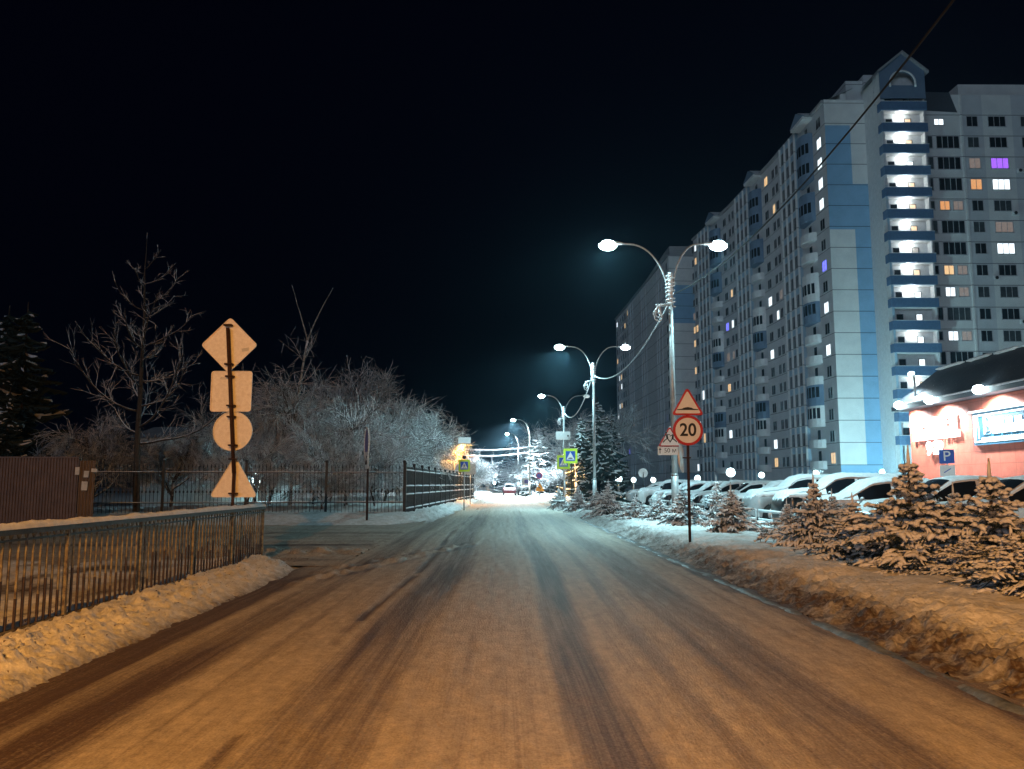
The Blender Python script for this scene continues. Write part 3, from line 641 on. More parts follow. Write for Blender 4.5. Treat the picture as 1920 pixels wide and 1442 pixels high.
for x, z, w_, h in ((-.02, 2.05, .14, .26), (.22, 1.95, .16, .22), (.2, 1.55, .2, .3), (.42, 2.1, .2, .12)):
    b = MB(); b.box((x-w_/2, -.03, z-h/2-.1), (x+w_/2, -.02, z+h/2-.1), 0, Matrix.Rotation(.15*x, 4, 'Y')); b.build('notice', 'paper', t)
# ---------------------------------------------------------------- trees
def rvec(r_, s): return Vector((r_.gauss(0, s), r_.gauss(0, s), r_.gauss(0, s)))
def limb(r_, p, d, L, n, wig, grav):
    pts = [p.copy()]; d = d.normalized()
    for i in range(n):
        d = (d+rvec(r_, wig)+Vector((0, 0, grav))).normalized(); p = p+d*(L/n); pts.append(p.copy())
    return pts
def grow(seed, H, trunkh, nl, L1_, n2, L2_, n3, L3_, up=.5, grav=-.05, lean=(0, 0), r0=.12, n4=3):
    r_ = random.Random(seed); tb = MB(); cb = MB()
    tr = limb(r_, Vector((0, 0, -.3)), Vector((lean[0], lean[1], 1)), trunkh+.3, 5, .07, .02)
    tb.tube(tr, [r0*(1-.08*i) for i in range(6)], 7)
    for i in range(nl):
        a = 2*math.pi*(i+r_.random()*.6)/nl; base = tr[r_.choice((3, 4, 5, 5))]
        d = Vector((math.cos(a), math.sin(a), up+r_.random()*1.1))
        L = L1_*r_.uniform(.7, 1.15); lb = limb(r_, base, d, L, 7, .16, grav*.3)
        tb.tube(lb, [r0*.6*(1-.12*k) for k in range(8)], 5)
        for j in range(n2):
            q = r_.uniform(.25, 1)*7; k = min(6, int(q)); p = lb[k].lerp(lb[k+1], q-k); dd = (lb[k+1]-lb[k]).normalized()
            d2 = (dd*.9+rvec(r_, .55)+Vector((0, 0, .15))); s2 = limb(r_, p, d2, L2_*r_.uniform(.5, 1.2), 5, .16, grav)
            cb.tube(s2, [r0*.22, r0*.19, r0*.16, r0*.13, r0*.10, r0*.07], 4, 0, False)
            for m_ in range(n3):
                q = r_.uniform(.15, 1)*5; k = min(4, int(q)); p3 = s2[k].lerp(s2[k+1], q-k)
                d3 = ((s2[k+1]-s2[k]).normalized()*1.0+rvec(r_, .5)); s3 = limb(r_, p3, d3, L3_*r_.uniform(.5, 1.25), 3, .15, grav*1.2)
                cb.tube(s3, [r0*.13, r0*.12, r0*.09, r0*.04], 3, 0, False)
                for q4 in range(n4):
                    k = r_.choice((0, 1, 2)); p4 = s3[k].lerp(s3[k+1], r_.random())
                    s4 = limb(r_, p4, (s3[k+1]-s3[k]).normalized()+rvec(r_, .6), L3_*.5, 2, .15, grav)
                    cb.tube(s4, [r0*.085, r0*.07, r0*.025], 3, 0, False)
    return tb, cb
def tree(name, label, loc, tb, cb, mt='bark', group=None, rz=0, sc=1, tw='twig'):
    t = thing(name, label, 'tree', loc, rz, group); t.scale = (sc,)*3
    tb.build('trunk', mt, t); c_ = cb.build('crown', tw, t); return t
GT = 'frosted bare trees behind the black fence'
T1 = tree('bare_tree', 'frosted bushy bare tree behind the corner post of the black fence', (-7.9, 41.5, 0), *grow(1, 6, 1.7, 9, 3.4, 13, 1.6, 13, .85, .45, -.07), group=GT)
T2 = tree('bare_tree', 'frosted bare tree leaning its bright twigs over the roadside fence', (-7.4, 50, 0), *grow(2, 6, 1.8, 9, 3.9, 14, 1.8, 13, .9, .35, -.09, (.12, 0)), group=GT)
T3 = tree('bare_tree', 'dark frosted tree just right of the four sign backs', (-12.4, 44, 0), *grow(3, 6, 2.0, 8, 3.8, 12, 1.7, 12, .9, .7, -.06), group=GT)
plan = [(T1, -10.4, 46, 1.2, 1.5, 'frosted bare tree in the middle of the grove, second row behind the front fence'),
        (T2, -11.6, 54, .4, 1.6, 'tall frosted bare tree rearing up at the back left of the grove'),
        (T3, -6.6, 43, 3.0, .75, 'smaller frosted tree right behind the start of the roadside fence'),
        (T1, -7.4, 58, 4.0, 1.3, 'frosted bare tree whose twigs catch the assumed orange lamp, behind the left crossing sign'),
        (T3, -6.2, 60, 2.2, .9, 'small tree glowing orange beside the left crossing sign'),
        (T2, -6.4, 70, 5.0, 1.0, 'orange lit frosted tree past the left crossing sign'),
        (T1, -5.8, 80, .7, 1.0, 'bright blue white tree overhanging the road at the end of the fence'),
        (T2, -4.6, 92, 2.7, .85, 'blue white frosted tree under the thick crossing cables'),
        (T1, -4.4, 108, 3.5, .85, 'pale frosted tree far down the left side of the road'),
        (T3, -4.2, 126, 1.5, .95, 'farthest frosted tree on the left side of the road'),
        (T3, -15.6, 52, 5.2, 1.15, 'dim frosted tree behind the four sign backs, in front of the pale house'),
        (T1, -18.2, 46, 2.5, .95, 'dim low bare tree left of the pale house'),
        (T2, -20.5, 41, 1.0, .85, 'dim spreading bare tree just behind the notices of the brown sheet fence'),
        (T1, -8.4, 38.5, 5.5, .62, 'low twiggy bush tree close behind the front fence'),
        (T3, -11.6, 37.6, .5, .6, 'low frosted bush close behind the front fence, below the birch'),
        (T2, -8.6, 60, 3.3, 1.5, 'frosted tree in the back row of the grove')]
for src, x, y, rz, sc, lb in plan: dup(src, (x, y, 0), rz, lb, sc if sc < 2 else 1.2)
# excurrent tall tree
def tall(seed, H, nb, spread, r0=.16):
    r_ = random.Random(seed); tb = MB(); cb = MB(); tr = limb(r_, Vector((0, 0, -.3)), Vector((0, 0, 1)), H+.3, 14, .025, .05)
    tb.tube(tr, [r0*(1-i/14.6) for i in range(15)], 7)
    for i in range(nb):
        f = .28+.62*(i/nb)+r_.uniform(-.01, .01); k = int(f*14); p = tr[k].lerp(tr[k+1], f*14-k); a = i*2.4+r_.random()
        L = spread*(1-f)**.75*r_.uniform(.7, 1.15); pts = [p]; d = Vector((math.cos(a), math.sin(a), .12))
        for q in range(9):
            d = (d+Vector((0, 0, .13))+rvec(r_, .07)).normalized(); pts.append(pts[-1]+d*L/9)
        tb.tube(pts, [r0*.36*(1-f)*(1-q/11)+.012 for q in range(10)], 5)
        for m_ in range(int(5+12*(1-f))):
            q = r_.uniform(1, 9); k = min(8, int(q)); p2 = pts[k].lerp(pts[k+1], q-k)
            s2 = limb(r_, p2, (pts[k+1]-pts[k]).normalized()+rvec(r_, .5)+Vector((0, 0, .2)), L*.28, 4, .15, .03)
            cb.tube(s2, [.016, .014, .011, .008, .004], 3, 0, False)
            for z_ in range(3):
                k = r_.choice((1, 2, 3)); s3 = limb(r_, s2[k], (s2[k+1]-s2[k]).normalized()+rvec(r_, .5), L*.12, 2, .1, 0)
                cb.tube(s3, [.010, .008, .003], 3, 0, False)
    return tb, cb
c = U(258, 930, 33.8)
tree('tall_bare_tree', 'tall straight bare tree with upswept branches left of the four sign backs', (c.x, 33.8, 0), *tall(11, U(240, 430, 33.8).z, 24, 5.4), mt='dbark', tw='dtwig', group='tall bare trees')
c = U(545, 930, 44)
def birch(seed, H):
    r_ = random.Random(seed); tb = MB(); cb = MB(); st = limb(r_, Vector((0, 0, -.3)), Vector((0, 0, 1)), H*.78, 8, .03, .03); tb.tube(st, [.11*(1-i/16) for i in range(9)], 7)
    for sg in (-.28, .42):
        f_ = limb(r_, st[-1], Vector((sg, 0, 1)), H*.26, 6, .05, .03); tb.tube(f_, [.05-.007*i for i in range(7)], 5)
    for i in range(16):
        k = r_.randint(2, 7); l_ = limb(r_, st[k], Vector((r_.uniform(-1, 1), r_.uniform(-1, 1), .9)), H*.16, 5, .12, .02); cb.tube(l_, [.022, .02, .016, .012, .008, .004], 4)
        for m_ in range(6):
            q = r_.choice((1, 2, 3, 4)); cb.tube(limb(r_, l_[q], rvec(r_, .6)+Vector((0, 0, .3)), H*.06, 3, .1, -.05), [.011, .009, .007, .003], 3)
    return tb, cb
tree('birch_tree', 'slim birch forking into a V high above the grove', (c.x, 44, 0), *birch(4, U(540, 535, 44).z), mt='birch', tw='dtwig', group='tall bare trees')
# dark trees right of road behind third lamp
T5 = tree('bare_tree', 'dark bare tree behind the third street lamp', (7.2, 84, 0), *grow(7, 9, 3.2, 7, 5.2, 10, 2.6, 9, 1.3, 1.0, -.03, r0=.16), group='bare trees right of the road')
dup(T5, (10.2, 92, 0), 2, 'dark bare tree between the second and third street lamps', 1.25)
dup(T5, (5.6, 120, 0), 4, 'bare tree lit white behind the blazing spruce', .95)
dup(T1, (5.6, 103, 0), 4, 'frosted bare tree drooping beside the concrete lamp pole', .95, 'bare trees right of the road')
dup(T2, (2.9, 150, 0), 4, 'blue white frosted tree arching over the far road on the right', 1.0, 'bare trees right of the road')
dup(T1, (3.4, 175, 0), 1, 'farthest frosted tree on the right of the road', 1.1, 'bare trees right of the road')
# ---------------------------------------------------------------- big spruces
def big_spruce(seed, H, Rr, snow=True, tiers=22, ps=1.):
    r_ = random.Random(seed); tb = MB(); nb = MB(); sb = MB(); tb.tube([(0, 0, -.3), (0, 0, H)], [.16, .02], 7)
    for i in range(tiers):
        f = i/tiers; z = H*(.08+.9*f); L0 = Rr*(1-f)**.85+.12
        for j in range(9 if f < .6 else 7):
            a = 2*math.pi*(j+r_.random()*.7)/8+i; L = L0*r_.uniform(.5, 1.2); dr = r_.uniform(.1, .75); zj = r_.uniform(-.6, .6)*H/tiers; pts = []
            for q in range(6):
                s = q/5; pts.append(Vector((math.cos(a)*L*s, math.sin(a)*L*s, z+zj-dr*L*s+.28*L*s*s)))
            side = Vector((-math.sin(a), math.cos(a), 0))
            for q in range(1, 6):
                for sg in (-1, 1):
                    ln_ = L*.34*(1.1-q/6)*r_.uniform(.7, 1.3)+.08; e_ = pts[q]+side*sg*ln_+(pts[q]-pts[q-1]).normalized()*ln_*.6+Vector((0, 0, -.25*ln_))
                    w_ = Vector((0, 0, .05+.05*L0)); m_ = pts[q-1]
                    nb.add([m_, e_, pts[q]-w_*r_.uniform(.6, 1.4), (m_+e_)/2-w_*1.3], [(0, 1, 2), (0, 3, 1)])
                    if r_.random() < ps: sb.tube([pts[q-1]+Vector((0, 0, .02)), (pts[q]+e_)/2+Vector((0, 0, .04)), e_], [.03, .055+.02*r_.random(), .012], 4, 0, False)
            nb.tube(pts, [.05, .05, .045, .04, .03, .01], 4, 0, False)
            if r_.random() < ps: sb.tube([p+Vector((0, 0, .035)) for p in pts], [.03, .05, .07, .07, .06, .015], 4, 0, False)
    return tb, nb, sb
def spruce_thing(name, label, loc, parts, group, sc=1, rz=0):
    t = thing(name, label, 'spruce tree', loc, rz, group); t.scale = (sc,)*3 if not isinstance(sc, tuple) else sc
    parts[0].build('trunk', 'trunk', t); parts[1].build('crown', 'needle', t); parts[2].build('snow_load', 'clump', t); return t
GB = 'tall spruces'
c = U(1000, 900, 106); B1 = spruce_thing('spruce_tree', 'tall spruce blazing white with snow behind the concrete lamp pole', (c.x+.6, 104, 0), big_spruce(1, U(990, 798, 104).z, 2.4), GB)
dup(B1, (U(952, 900, 140).x+.4, 150, 0), 1, 'snowy spruce under the farthest street lamp', 1.05)
B2 = spruce_thing('spruce_tree', 'dark tall spruce with dim snow between the second lamp and the far tower', (U(1122, 900, 62).x, 62, 0), big_spruce(2, U(1110, 745, 62).z, 2.1, True, 20, .2), GB)
dup(B2, (U(1092, 900, 78).x, 78, 0), 2, 'dark spruce just left of the second lamp pole', 1.0)
dup(B2, (U(1148, 900, 88).x, 88, 0), 4, 'dark spruce against the left edge of the far tower', 1.15)
dup(B2, (U(1030, 900, 100).x, 112, 0), 5, 'dark spruce behind the orange road works sign', 1.2)
BD = big_spruce(5, U(1110, 745, 62).z, 2.3, True, 22, .05)
B4 = spruce_thing('spruce_tree', 'dark spruce standing behind the brown sheet fence at far left', (-24.5, 42, 0), BD, GB, 1.35, 1.5)
#, 1.5, 'dark spruce standing behind the brown sheet fence at far left', 1.35)
dup(B4, (-31.5, 52, 0), 2.5, 'tall dark spruce at the far left edge', 1.6)
dup(B4, (-21.8, 36.5, 0), 3.5, 'shorter dark spruce rising just above the brown sheet fence', .72)
# ---------------------------------------------------------------- young spruces
def young(seed, H, Rr, tiers=8, lean=.0):
    r_ = random.Random(seed); tb = MB(); nb = MB(); sb = MB(); top = H
    tb.tube([(0, 0, -.15), (0, 0, H*.55), (lean, 0, H-.02)], [.035, .022, .007], 6)
    def twig(pts, rn, big):
        k = len(pts); L = sum((pts[i+1]-pts[i]).length for i in range(k-1)); n = max(10, int(L/.006))
        nb.tube(pts, [.006]*k, 3, 0, False)
        for i in range(n):
            f = i/n*(k-1); j = int(f); p = pts[j].lerp(pts[j+1], f-j); d = (pts[j+1]-pts[j]).normalized()
            o = d.orthogonal().normalized(); o = Matrix.Rotation(r_.random()*6.28, 3, d) @ o
            e_ = p+(o*.9+d*.55)*rn*r_.uniform(.7, 1.2); s = d.cross(o)*.0032
            nb.add([p-s, p+s, e_], [(0, 1, 2)])
        rad = []
        P = []
        m = max(4, int(L/.05)+2)
        for i in range(m):
            f = i/(m-1)*(k-1); j = min(k-2, int(f)); P.append(pts[j].lerp(pts[j+1], f-j)+Vector((r_.gauss(0, .005), r_.gauss(0, .005), .014+.012*big)))
            t_ = i/(m-1); rad.append((.008+.031*big*math.sin(math.pi*min(1, .15+t_*.9))**.7)*r_.uniform(.7, 1.3))
        rad[-1] = .006
        if r_.random() < .36 or (big == 1.0 and r_.random() < .70): sb.tube(P, rad, 6, 0, True)
        if big > .5 and r_.random() < .25:
            q_ = pts[-1]; rb = r_.uniform(.02, .036); sb.ball((q_.x, q_.y, q_.z+.008), rb, 8, 0, (r_.uniform(.9, 1.4), r_.uniform(.9, 1.4), r_.uniform(.65, .95)))
    for i in range(tiers+3):
        f = i/(tiers+2.7); z = H*(.06+.80*f); L0 = Rr*(1-f)**1.55*1.12+.07; nbr = 10 if f < .5 else 7
        for j in range(nbr):
            a = 2*math.pi*(j+r_.random()*.6)/nbr+i*1.3; L = L0*r_.uniform(.6, 1.2); upw = .30+.40*f; ju = r_.uniform(-.22, .25); zo = r_.uniform(-.07, .07)*H*.6*(1-f); bend = r_.uniform(-.35, .35); pts = []
            for q in range(6):
                s = q/5; pts.append(Vector((math.cos(a+bend*s)*L*s+lean*f, math.sin(a+bend*s)*L*s, z+zo+(upw+ju)*L*s-.50*L*s*s*(1-f)+r_.gauss(0, .012))))
            twig(pts, .042, 1.0)
            side = Vector((-math.sin(a), math.cos(a), 0)); ax = (pts[5]-pts[0]).normalized(); ns = max(2, int(L/.085))
            for q in range(1, ns+1):
                t_ = q/(ns+.6); k = min(4, int(t_*5)); p = pts[k].lerp(pts[k+1], t_*5-k)
                for sg in (-1, 1):
                    l2 = (L*.42*(1.05-t_)+.05)*r_.uniform(.75, 1.2); d2 = (side*sg*.8+ax*.75+Vector((0, 0, r_.uniform(-.3, .35)))).normalized(); e_ = p+d2*l2+Vector((0, 0, r_.uniform(-.65, .05)*l2))
                    twig([p, p+d2*l2*.5+Vector((0, 0, .01)), e_], .038, .85)
    sb.tube([(lean, 0, H-.32), (lean, 0, H-.1), (lean+.01, 0, H+.06)], [.026, .020, .004], 6); 
    twig([Vector((lean, 0, H*.78)), Vector((lean, 0, H*.9)), Vector((lean, 0, H+.05))], .03, .35)
    return tb, nb, sb
GY = 'young snowy spruces in the verge'
YS = [young(s, 1.7, .95, 8, l) for s, l in ((21, .0), (22, .05), (23, -.04))]
def yplace(i, px, pb, ptop, label, sc=1., dY=0, w_=1.):
    src = YT[i]; p = G(px, pb, .25); h = U(px, ptop, p.y).z-.2; s = h/1.75
    return (p.x, p.y, .2), s
YT = []
spec = [ # variant, px, base y, top y, width factor, label
 (0, 1868, 1082, 862, 1.25, 'large young spruce at far right with a thin bare leader above orange snow'),
 (1, 1712, 1068, 838, 1.25, 'tallest young spruce, its cross shaped leader standing against the red shop'),
 (2, 1600, 1050, 925, 1.25, 'wide low spruce left of the cross topped one'),
 (0, 1530, 1030, 885, .95, 'young spruce with a pinkish snow topped leader left of the wide low one'),
 (1, 1475, 1012, 935, 1.0, 'small squat spruce just left of the pink topped spruce'),
 (2, 1375, 1002, 905, 1.15, 'bushy young spruce just right of the 20 sign post'),
 (0, 1345, 985, 890, .8, 'slim spruce with a long spiky leader behind the bushy one right of the 20 sign'),
 (1, 1283, 990, 905, 1.05, 'snowy spruce directly behind the 20 sign post'),
 (2, 1238, 978, 928, 1.3, 'low snowy spruce at the foot of the nearest lamp pole'),
 (0, 1192, 973, 925, 1.3, 'low pale snowy spruce left of the nearest lamp pole'),
 (1, 1140, 965, 898, 1.0, 'rounded snowy spruce with a clear tip, below the second lamp'),
 (2, 1120, 957, 915, 1.1, 'snowy spruce at the foot of the second lamp pole'),
 (0, 1084, 954, 908, .95, 'bright blue white spruce right of the lime signs'),
 (1, 1048, 950, 912, .9, 'small bright spruce left of the lime crossing sign'),
 (2, 1795, 1040, 905, 1.1, 'dark young spruce with a small round head in front of the grey car'),
 (1, 1905, 1120, 985, 1.5, 'spreading dark spruce skirt at the right edge, nearest to the road'),
 (2, 1740, 1078, 990, 1.5, 'low spreading spruce below the cross topped one, its snow lit orange'),
 (0, 1660, 1030, 955, 1.2, 'low dark spruce tucked behind the wide low one'),
 (1, 1560, 1010, 918, 1.0, 'dark spruce with twin thin leaders behind the pink topped one'),
 (0, 1820, 1090, 990, 1.4, 'low spreading spruce between the two biggest, orange snow on its tips')]
for i, px, pb, pt, wf, lb in spec:
    p = G(px, pb, .22); h = U(px, pt, p.y).z-.18; s = h/1.75; sw = s*wf*(1 if s > .7 else 1.15)
    if sum(1 for q in YT if q[0] == i) == 0:
        t = spruce_thing('young_spruce', lb, (p.x, p.y, .2), YS[i], GY, (sw, sw, s), px*.01); YT.append((i, t))
    else:
        src = [q[1] for q in YT if q[0] == i][0]; dup(src, (p.x, p.y, .2), px*.37, lb, (sw, sw, s))
# small bare sapling near the tower
t_, c_ = grow(31, 3, 1.0, 5, 1.6, 5, .8, 4, .4, 1.2, 0, r0=.04)
tree('sapling', 'small frosted sapling in front of the tower ground floor', (U(1512, 890, 60).x, 60, 0), t_, c_)
# ---------------------------------------------------------------- cars
def carsurf(kind, x, L, W, H):
    # returns dict of heights at normalised position x in [0,1] nose to tail
    if kind == 'sedan': top = [(0, .42), (.03, .52), (.06, .60), (.27, .68), (.31, .71), (.43, .96), (.52, 1), (.68, .99), (.84, .76), (.96, .73), (1, .55)]; cab = (.29, .86)
    elif kind == 'hatch': top = [(0, .42), (.03, .53), (.06, .60), (.24, .68), (.27, .71), (.40, .95), (.50, 1), (.80, .97), (.94, .68), (.98, .62), (1, .45)]; cab = (.25, .95)
    else: top = [(0, .48), (.02, .60), (.05, .66), (.25, .72), (.28, .74), (.37, .95), (.45, 1), (.88, .98), (.97, .70), (.99, .6), (1, .45)]; cab = (.26, .98)
    return np.interp(x, [a for a, _ in top], [b_ for _, b_ in top])*H, cab
def make_car(label, loc, rz, kind, L, W, H, pm, snowy, seed):
    t = thing('parked_car', label, 'car', loc, rz, 'cars parked in a row beside the verge'); r_ = random.Random(seed)
    NX = 61; xs = np.linspace(0, 1, NX); belt = (.60 if kind != 'suv' else .62)*H; wr = .32 if kind != 'suv' else .36; wxs = (.175*L, .80*L)
    rings = []
    for x in xs:
        top, cab = carsurf(kind, x, L, W, H); xx = x*L; hw = W/2*(1-.22*max(0, (.07-x)/.07)**1.5-.12*max(0, (x-.95)/.05)**1.5)
        zb_ = .22 if .03 < x < .97 else .28
        for wx in wxs:
            dd = abs(xx-wx)
            if dd < wr+.05: zb_ = max(zb_, math.sqrt(max(0, (wr+.05)**2-dd*dd))+.33-.02)
        bz = min(belt, top-.03); bz = max(bz, zb_+.03); mid = (zb_+bz)/2
        tz = top; isc = tz > bz+.06; rw = hw*(.74 if isc else .88)
        rings.append([(hw*.92, zb_), (hw, mid), (hw*.985, bz*.97), (hw*.955, bz), (rw+(hw*.955-rw)*.08, bz+(tz-bz)*.90), (rw*.86, bz+(tz-bz)*.98+0), (rw*.45, tz+.015), (0, tz+.022)])
    n = len(rings[0]); vs = []; fs = []
    for i, rg in enumerate(rings):
        full = rg+[(-y, z) for y, z in rg[-2::-1]]
        for y, z in full: vs.append((xs[i]*L, y, z))
    k = 2*n-1; b = MB()
    for i in range(NX-1):
        for j in range(k-1): fs.append((i*k+j, (i+1)*k+j, (i+1)*k+j+1, i*k+j+1))
    fs += [tuple(range(k)), tuple((NX-1)*k+j for j in range(k))[::-1]]
    b.add(vs, fs, 0, True); body = b.build('body', pm, t)
    _, cab = carsurf(kind, .5, L, W, H)
    def P(xn, j, offn, side):   # point on ring lerp
        f = xn*(NX-1); i = min(NX-2, int(f)); q = f-i; y = rings[i][3][0]*(1-q)+rings[i+1][3][0]*q; z = rings[i][3][1]*(1-q)+rings[i+1][3][1]*q
        y2 = rings[i][4][0]*(1-q)+rings[i+1][4][0]*q; z2 = rings[i][4][1]*(1-q)+rings[i+1][4][1]*q
        return (xn*L, side*(y+(y2-y)*j+offn), z+(z2-z)*j)
    pil = {'sedan': [(.33, .54), (.56, .79)], 'hatch': [(.30, .52), (.54, .86)], 'suv': [(.30, .50), (.52, .72), (.74, .93)]}[kind]
    for side in (-1, 1):
        for (a, c_) in pil:
            b = MB(); m_ = 8; vv = []
            for q in range(m_+1):
                xn = a+(c_-a)*q/m_; vv += [P(xn, .12, .008, side), P(xn, .5, .010, side), P(xn, .93, .008, side)]
            ff = [(q*3+r, (q+1)*3+r, (q+1)*3+r+1, q*3+r+1) for q in range(m_) for r in range(2)]
            b.add(vv, ff, 0, True); b.build('side_window', 'glass', t)
    # windscreen and rear screen
    for nm, a, c_ in (('windscreen', *{'sedan': (.315, .425), 'hatch': (.275, .395), 'suv': (.285, .365)}[kind]), ('rear_window', *{'sedan': (.70, .83), 'hatch': (.83, .92), 'suv': (.905, .955)}[kind])):
        b = MB(); vv = []
        for q in range(7):
            xn = a+(c_-a)*q/6; f = xn*(NX-1); i = min(NX-2, int(f)); u_ = f-i
            rg = [(rings[i][j][0]*(1-u_)+rings[i+1][j][0]*u_, rings[i][j][1]*(1-u_)+rings[i+1][j][1]*u_) for j in (5, 6, 7)]
            row = rg+[(-y, z) for y, z in rg[1::-1]]
            for y, z in row: vv.append((xn*L+(-.008 if nm[0] == 'w' else .008), y, z+.010))
        b.add(vv, [(q*5+r, (q+1)*5+r, (q+1)*5+r+1, q*5+r+1) for q in range(6) for r in range(4)], 0, True); b.build(nm, 'glass', t)
    for wx in wxs:
        for side in (-1, 1):
            b = MB(); yo = side*(W/2-.02); yi = side*(W/2-.22)
            b.tube([(wx, yi, .33), (wx, yi+side*.02, .33), (wx, yo-side*.02, .33), (wx, yo, .33)], [wr-.03, wr, wr, wr-.04], 22); wh = b.build('wheel', 'tyre', t)
            b = MB(); b.tube([(wx, yo-side*.01, .33), (wx, yo+side*.006, .33)], [wr*.66, wr*.6], 18)
            for q in range(5):
                a = q*2*math.pi/5; b.tube([(wx, yo+side*.01, .33), (wx+wr*.58*math.cos(a), yo+side*.012, .33+wr*.58*math.sin(a))], .028, 5)
            b.build('rim', 'rim', wh)
    for side in (-1, 1):
        b = MB(); b.ball((.06*L, side*W*.36, .60*H*.95), .12, 10, 0, (1.3, 1.3, .6)); b.build('headlight', 'rim', t)
        b = MB(); b.ball((.985*L, side*W*.38, .62*H), .10, 8, 0, (.6, 1.0, 1.2)); b.build('tail_light', 'red', t)
        b = MB(); b.ball((.335*L if kind == 'sedan' else .31*L, side*(W/2+.07), belt+.06), .10, 8, 0, (.6, 1, .75)); b.tube([(.335*L, side*W*.46, belt+.02), (.335*L, side*(W/2+.03), belt+.04)], .02, 5); b.build('mirror', pm, t)
    if snowy > 0:
        b = MB(); th = .015+.065*snowy; vv = []; rows = range(1, NX-1); jj = list(range(4, 2*n-1-4))
        for i in rows:
            full = rings[i]+[(-y, z) for y, z in rings[i][-2::-1]]; cabr = rings[i][7][1] > belt+.12
            scr = (cab[0]+.03 < xs[i] < cab[0]+.13) and snowy < .95
            for q, j in enumerate(jj):
                y, z = full[j]; edge = min(q, len(jj)-1-q); e2 = min(i-1, NX-2-i)
                h = th*(.25 if edge == 0 else .85 if edge == 1 else 1.1)*min(1, .25+.4*e2)*(.75+.5*r_.random()*.5)
                if scr: h = -.02 if snowy < .7 else h*.5
                vv.append((xs[i]*L, y*(1.0+(.03 if edge == 0 else 0)), z+h-(.05 if edge == 0 and not cabr else .0)))
        w_ = len(jj); nr = len(list(rows))
        b.add(vv, [(i*w_+j, (i+1)*w_+j, (i+1)*w_+j+1, i*w_+j+1) for i in range(nr-1) for j in range(w_-1)], 0, True); b.build('snow_cover', 'clump', t)
        if snowy > .8:
            for side in (-1, 1):
                b = MB(); vv = []
                for q in range(30):
                    xn = .04+.93*q/29; z0 = P(xn, 0, .0, side); low = r_.uniform(.05, .13); vv += [(z0[0], z0[1]+side*.02, z0[2]+.05), (z0[0], z0[1]+side*.055, z0[2]-.03), (z0[0], z0[1]+side*.02, z0[2]-low)]
                b.add(vv, [(q*3+r, (q+1)*3+r, (q+1)*3+r+1, q*3+r+1) for q in range(29) for r in range(2)], 0, True); b.build('side_snow', 'clump', t)
    return t
PW = paint('paint_white', (.62, .63, .64)); PG = paint('paint_grey', (.20, .185, .17)); PB = paint('paint_black', (.012, .013, .016)); PT = paint('paint_brown', (.22, .17, .14)); PS = paint('paint_silver', (.35, .37, .39)); PR = paint('paint_darkred', (.12, .015, .02))
for (y, xn, kind, pm, sn, L, H, lb) in [
    (14.6, 9.0, 'sedan', PT, .35, 4.6, 1.50, 'brownish grey car nearest the camera, cut by the right edge'),
    (17.6, 8.75, 'sedan', PG, .12, 4.6, 1.54, 'grey sedan with a clear green tinted windscreen behind the dark round headed spruce'),
    (20.6, 8.8, 'sedan', PB, .10, 4.6, 1.56, 'black car parked between the grey sedan and a snow covered one'),
    (24.2, 8.75, 'hatch', PS, 1.0, 4.2, 1.50, 'snow buried car with its windscreen whitened, next beyond the black car'),
    (27.2, 8.9, 'suv', PB, 1.0, 4.6, 1.66, 'large snow covered car with dark side windows and a visible front wheel'),
    (30.3, 8.8, 'suv', PS, 1.0, 4.5, 1.66, 'snow covered car just beyond the one with the visible wheel'),
    (33.4, 8.8, 'sedan', PB, .9, 4.5, 1.46, 'snow covered car behind the slim spiky spruce'),
    (36.6, 8.7, 'sedan', PB, .55, 4.6, 1.48, 'dark roofed car half covered in snow right of the 20 sign'),
    (39.8, 8.9, 'hatch', PB, .8, 4.2, 1.50, 'dark car with a snowy bonnet just right of the nearest lamp pole'),
    (43.0, 8.7, 'sedan', PW, 1.0, 4.4, 1.46, 'snow covered sedan just left of the nearest lamp pole'),
    (46.4, 8.8, 'hatch', PB, 1.0, 4.2, 1.48, 'snow covered hatchback third left of the nearest lamp pole'),
    (50.0, 8.9, 'sedan', PW, 1.0, 4.5, 1.46, 'bright snow covered car below the round white sign back'),
    (54.0, 8.7, 'suv', PW, .9, 4.5, 1.6, 'pale snow covered car left of the round white sign back'),
    (58.5, 8.6, 'sedan', PS, 1.0, 4.4, 1.46, 'farthest snow covered car of the row')]:
    make_car(lb, (xn, y, .12), R(-4), kind, L, 1.8, H, pm, sn, int(y))
# cars at the far end of the road
t = thing('driving_car', 'dark red car with pink glowing tail lights far down the road', 'car', (.55, 112, .02), R(90))
src = make_car('dark parked car at the roadside beyond the concrete lamp pole', (2.75, 112, .05), R(90), 'suv', 4.5, 1.8, 1.6, PB, .1, 99)
src['group'] = 'cars down the road'; t['group'] = 'cars down the road'
bpy.data.objects.remove(t)
t = make_car('dark red car with pink glowing tail lights far down the road', (.75, 110, .02), R(90), 'hatch', 4.3, 1.8, 1.5, PR, 0, 98); t.name = 'driving_car'; t['group'] = 'cars down the road'
# nose points along -x locally; rotated so the tail faces the camera
t.rotation_euler = (0, 0, R(-90)); t.location.y = 114; src.rotation_euler = (0, 0, R(-90)); src.location.y = 116.5
for ch in t.children:
    if ch.name.startswith('tail_light'):
        me = ch.data.copy(); me.materials.clear(); me.materials.append(M['tail']); ch.data = me; ch.scale = (1.3, 1.3, 1.3) if False else (1, 1, 1)
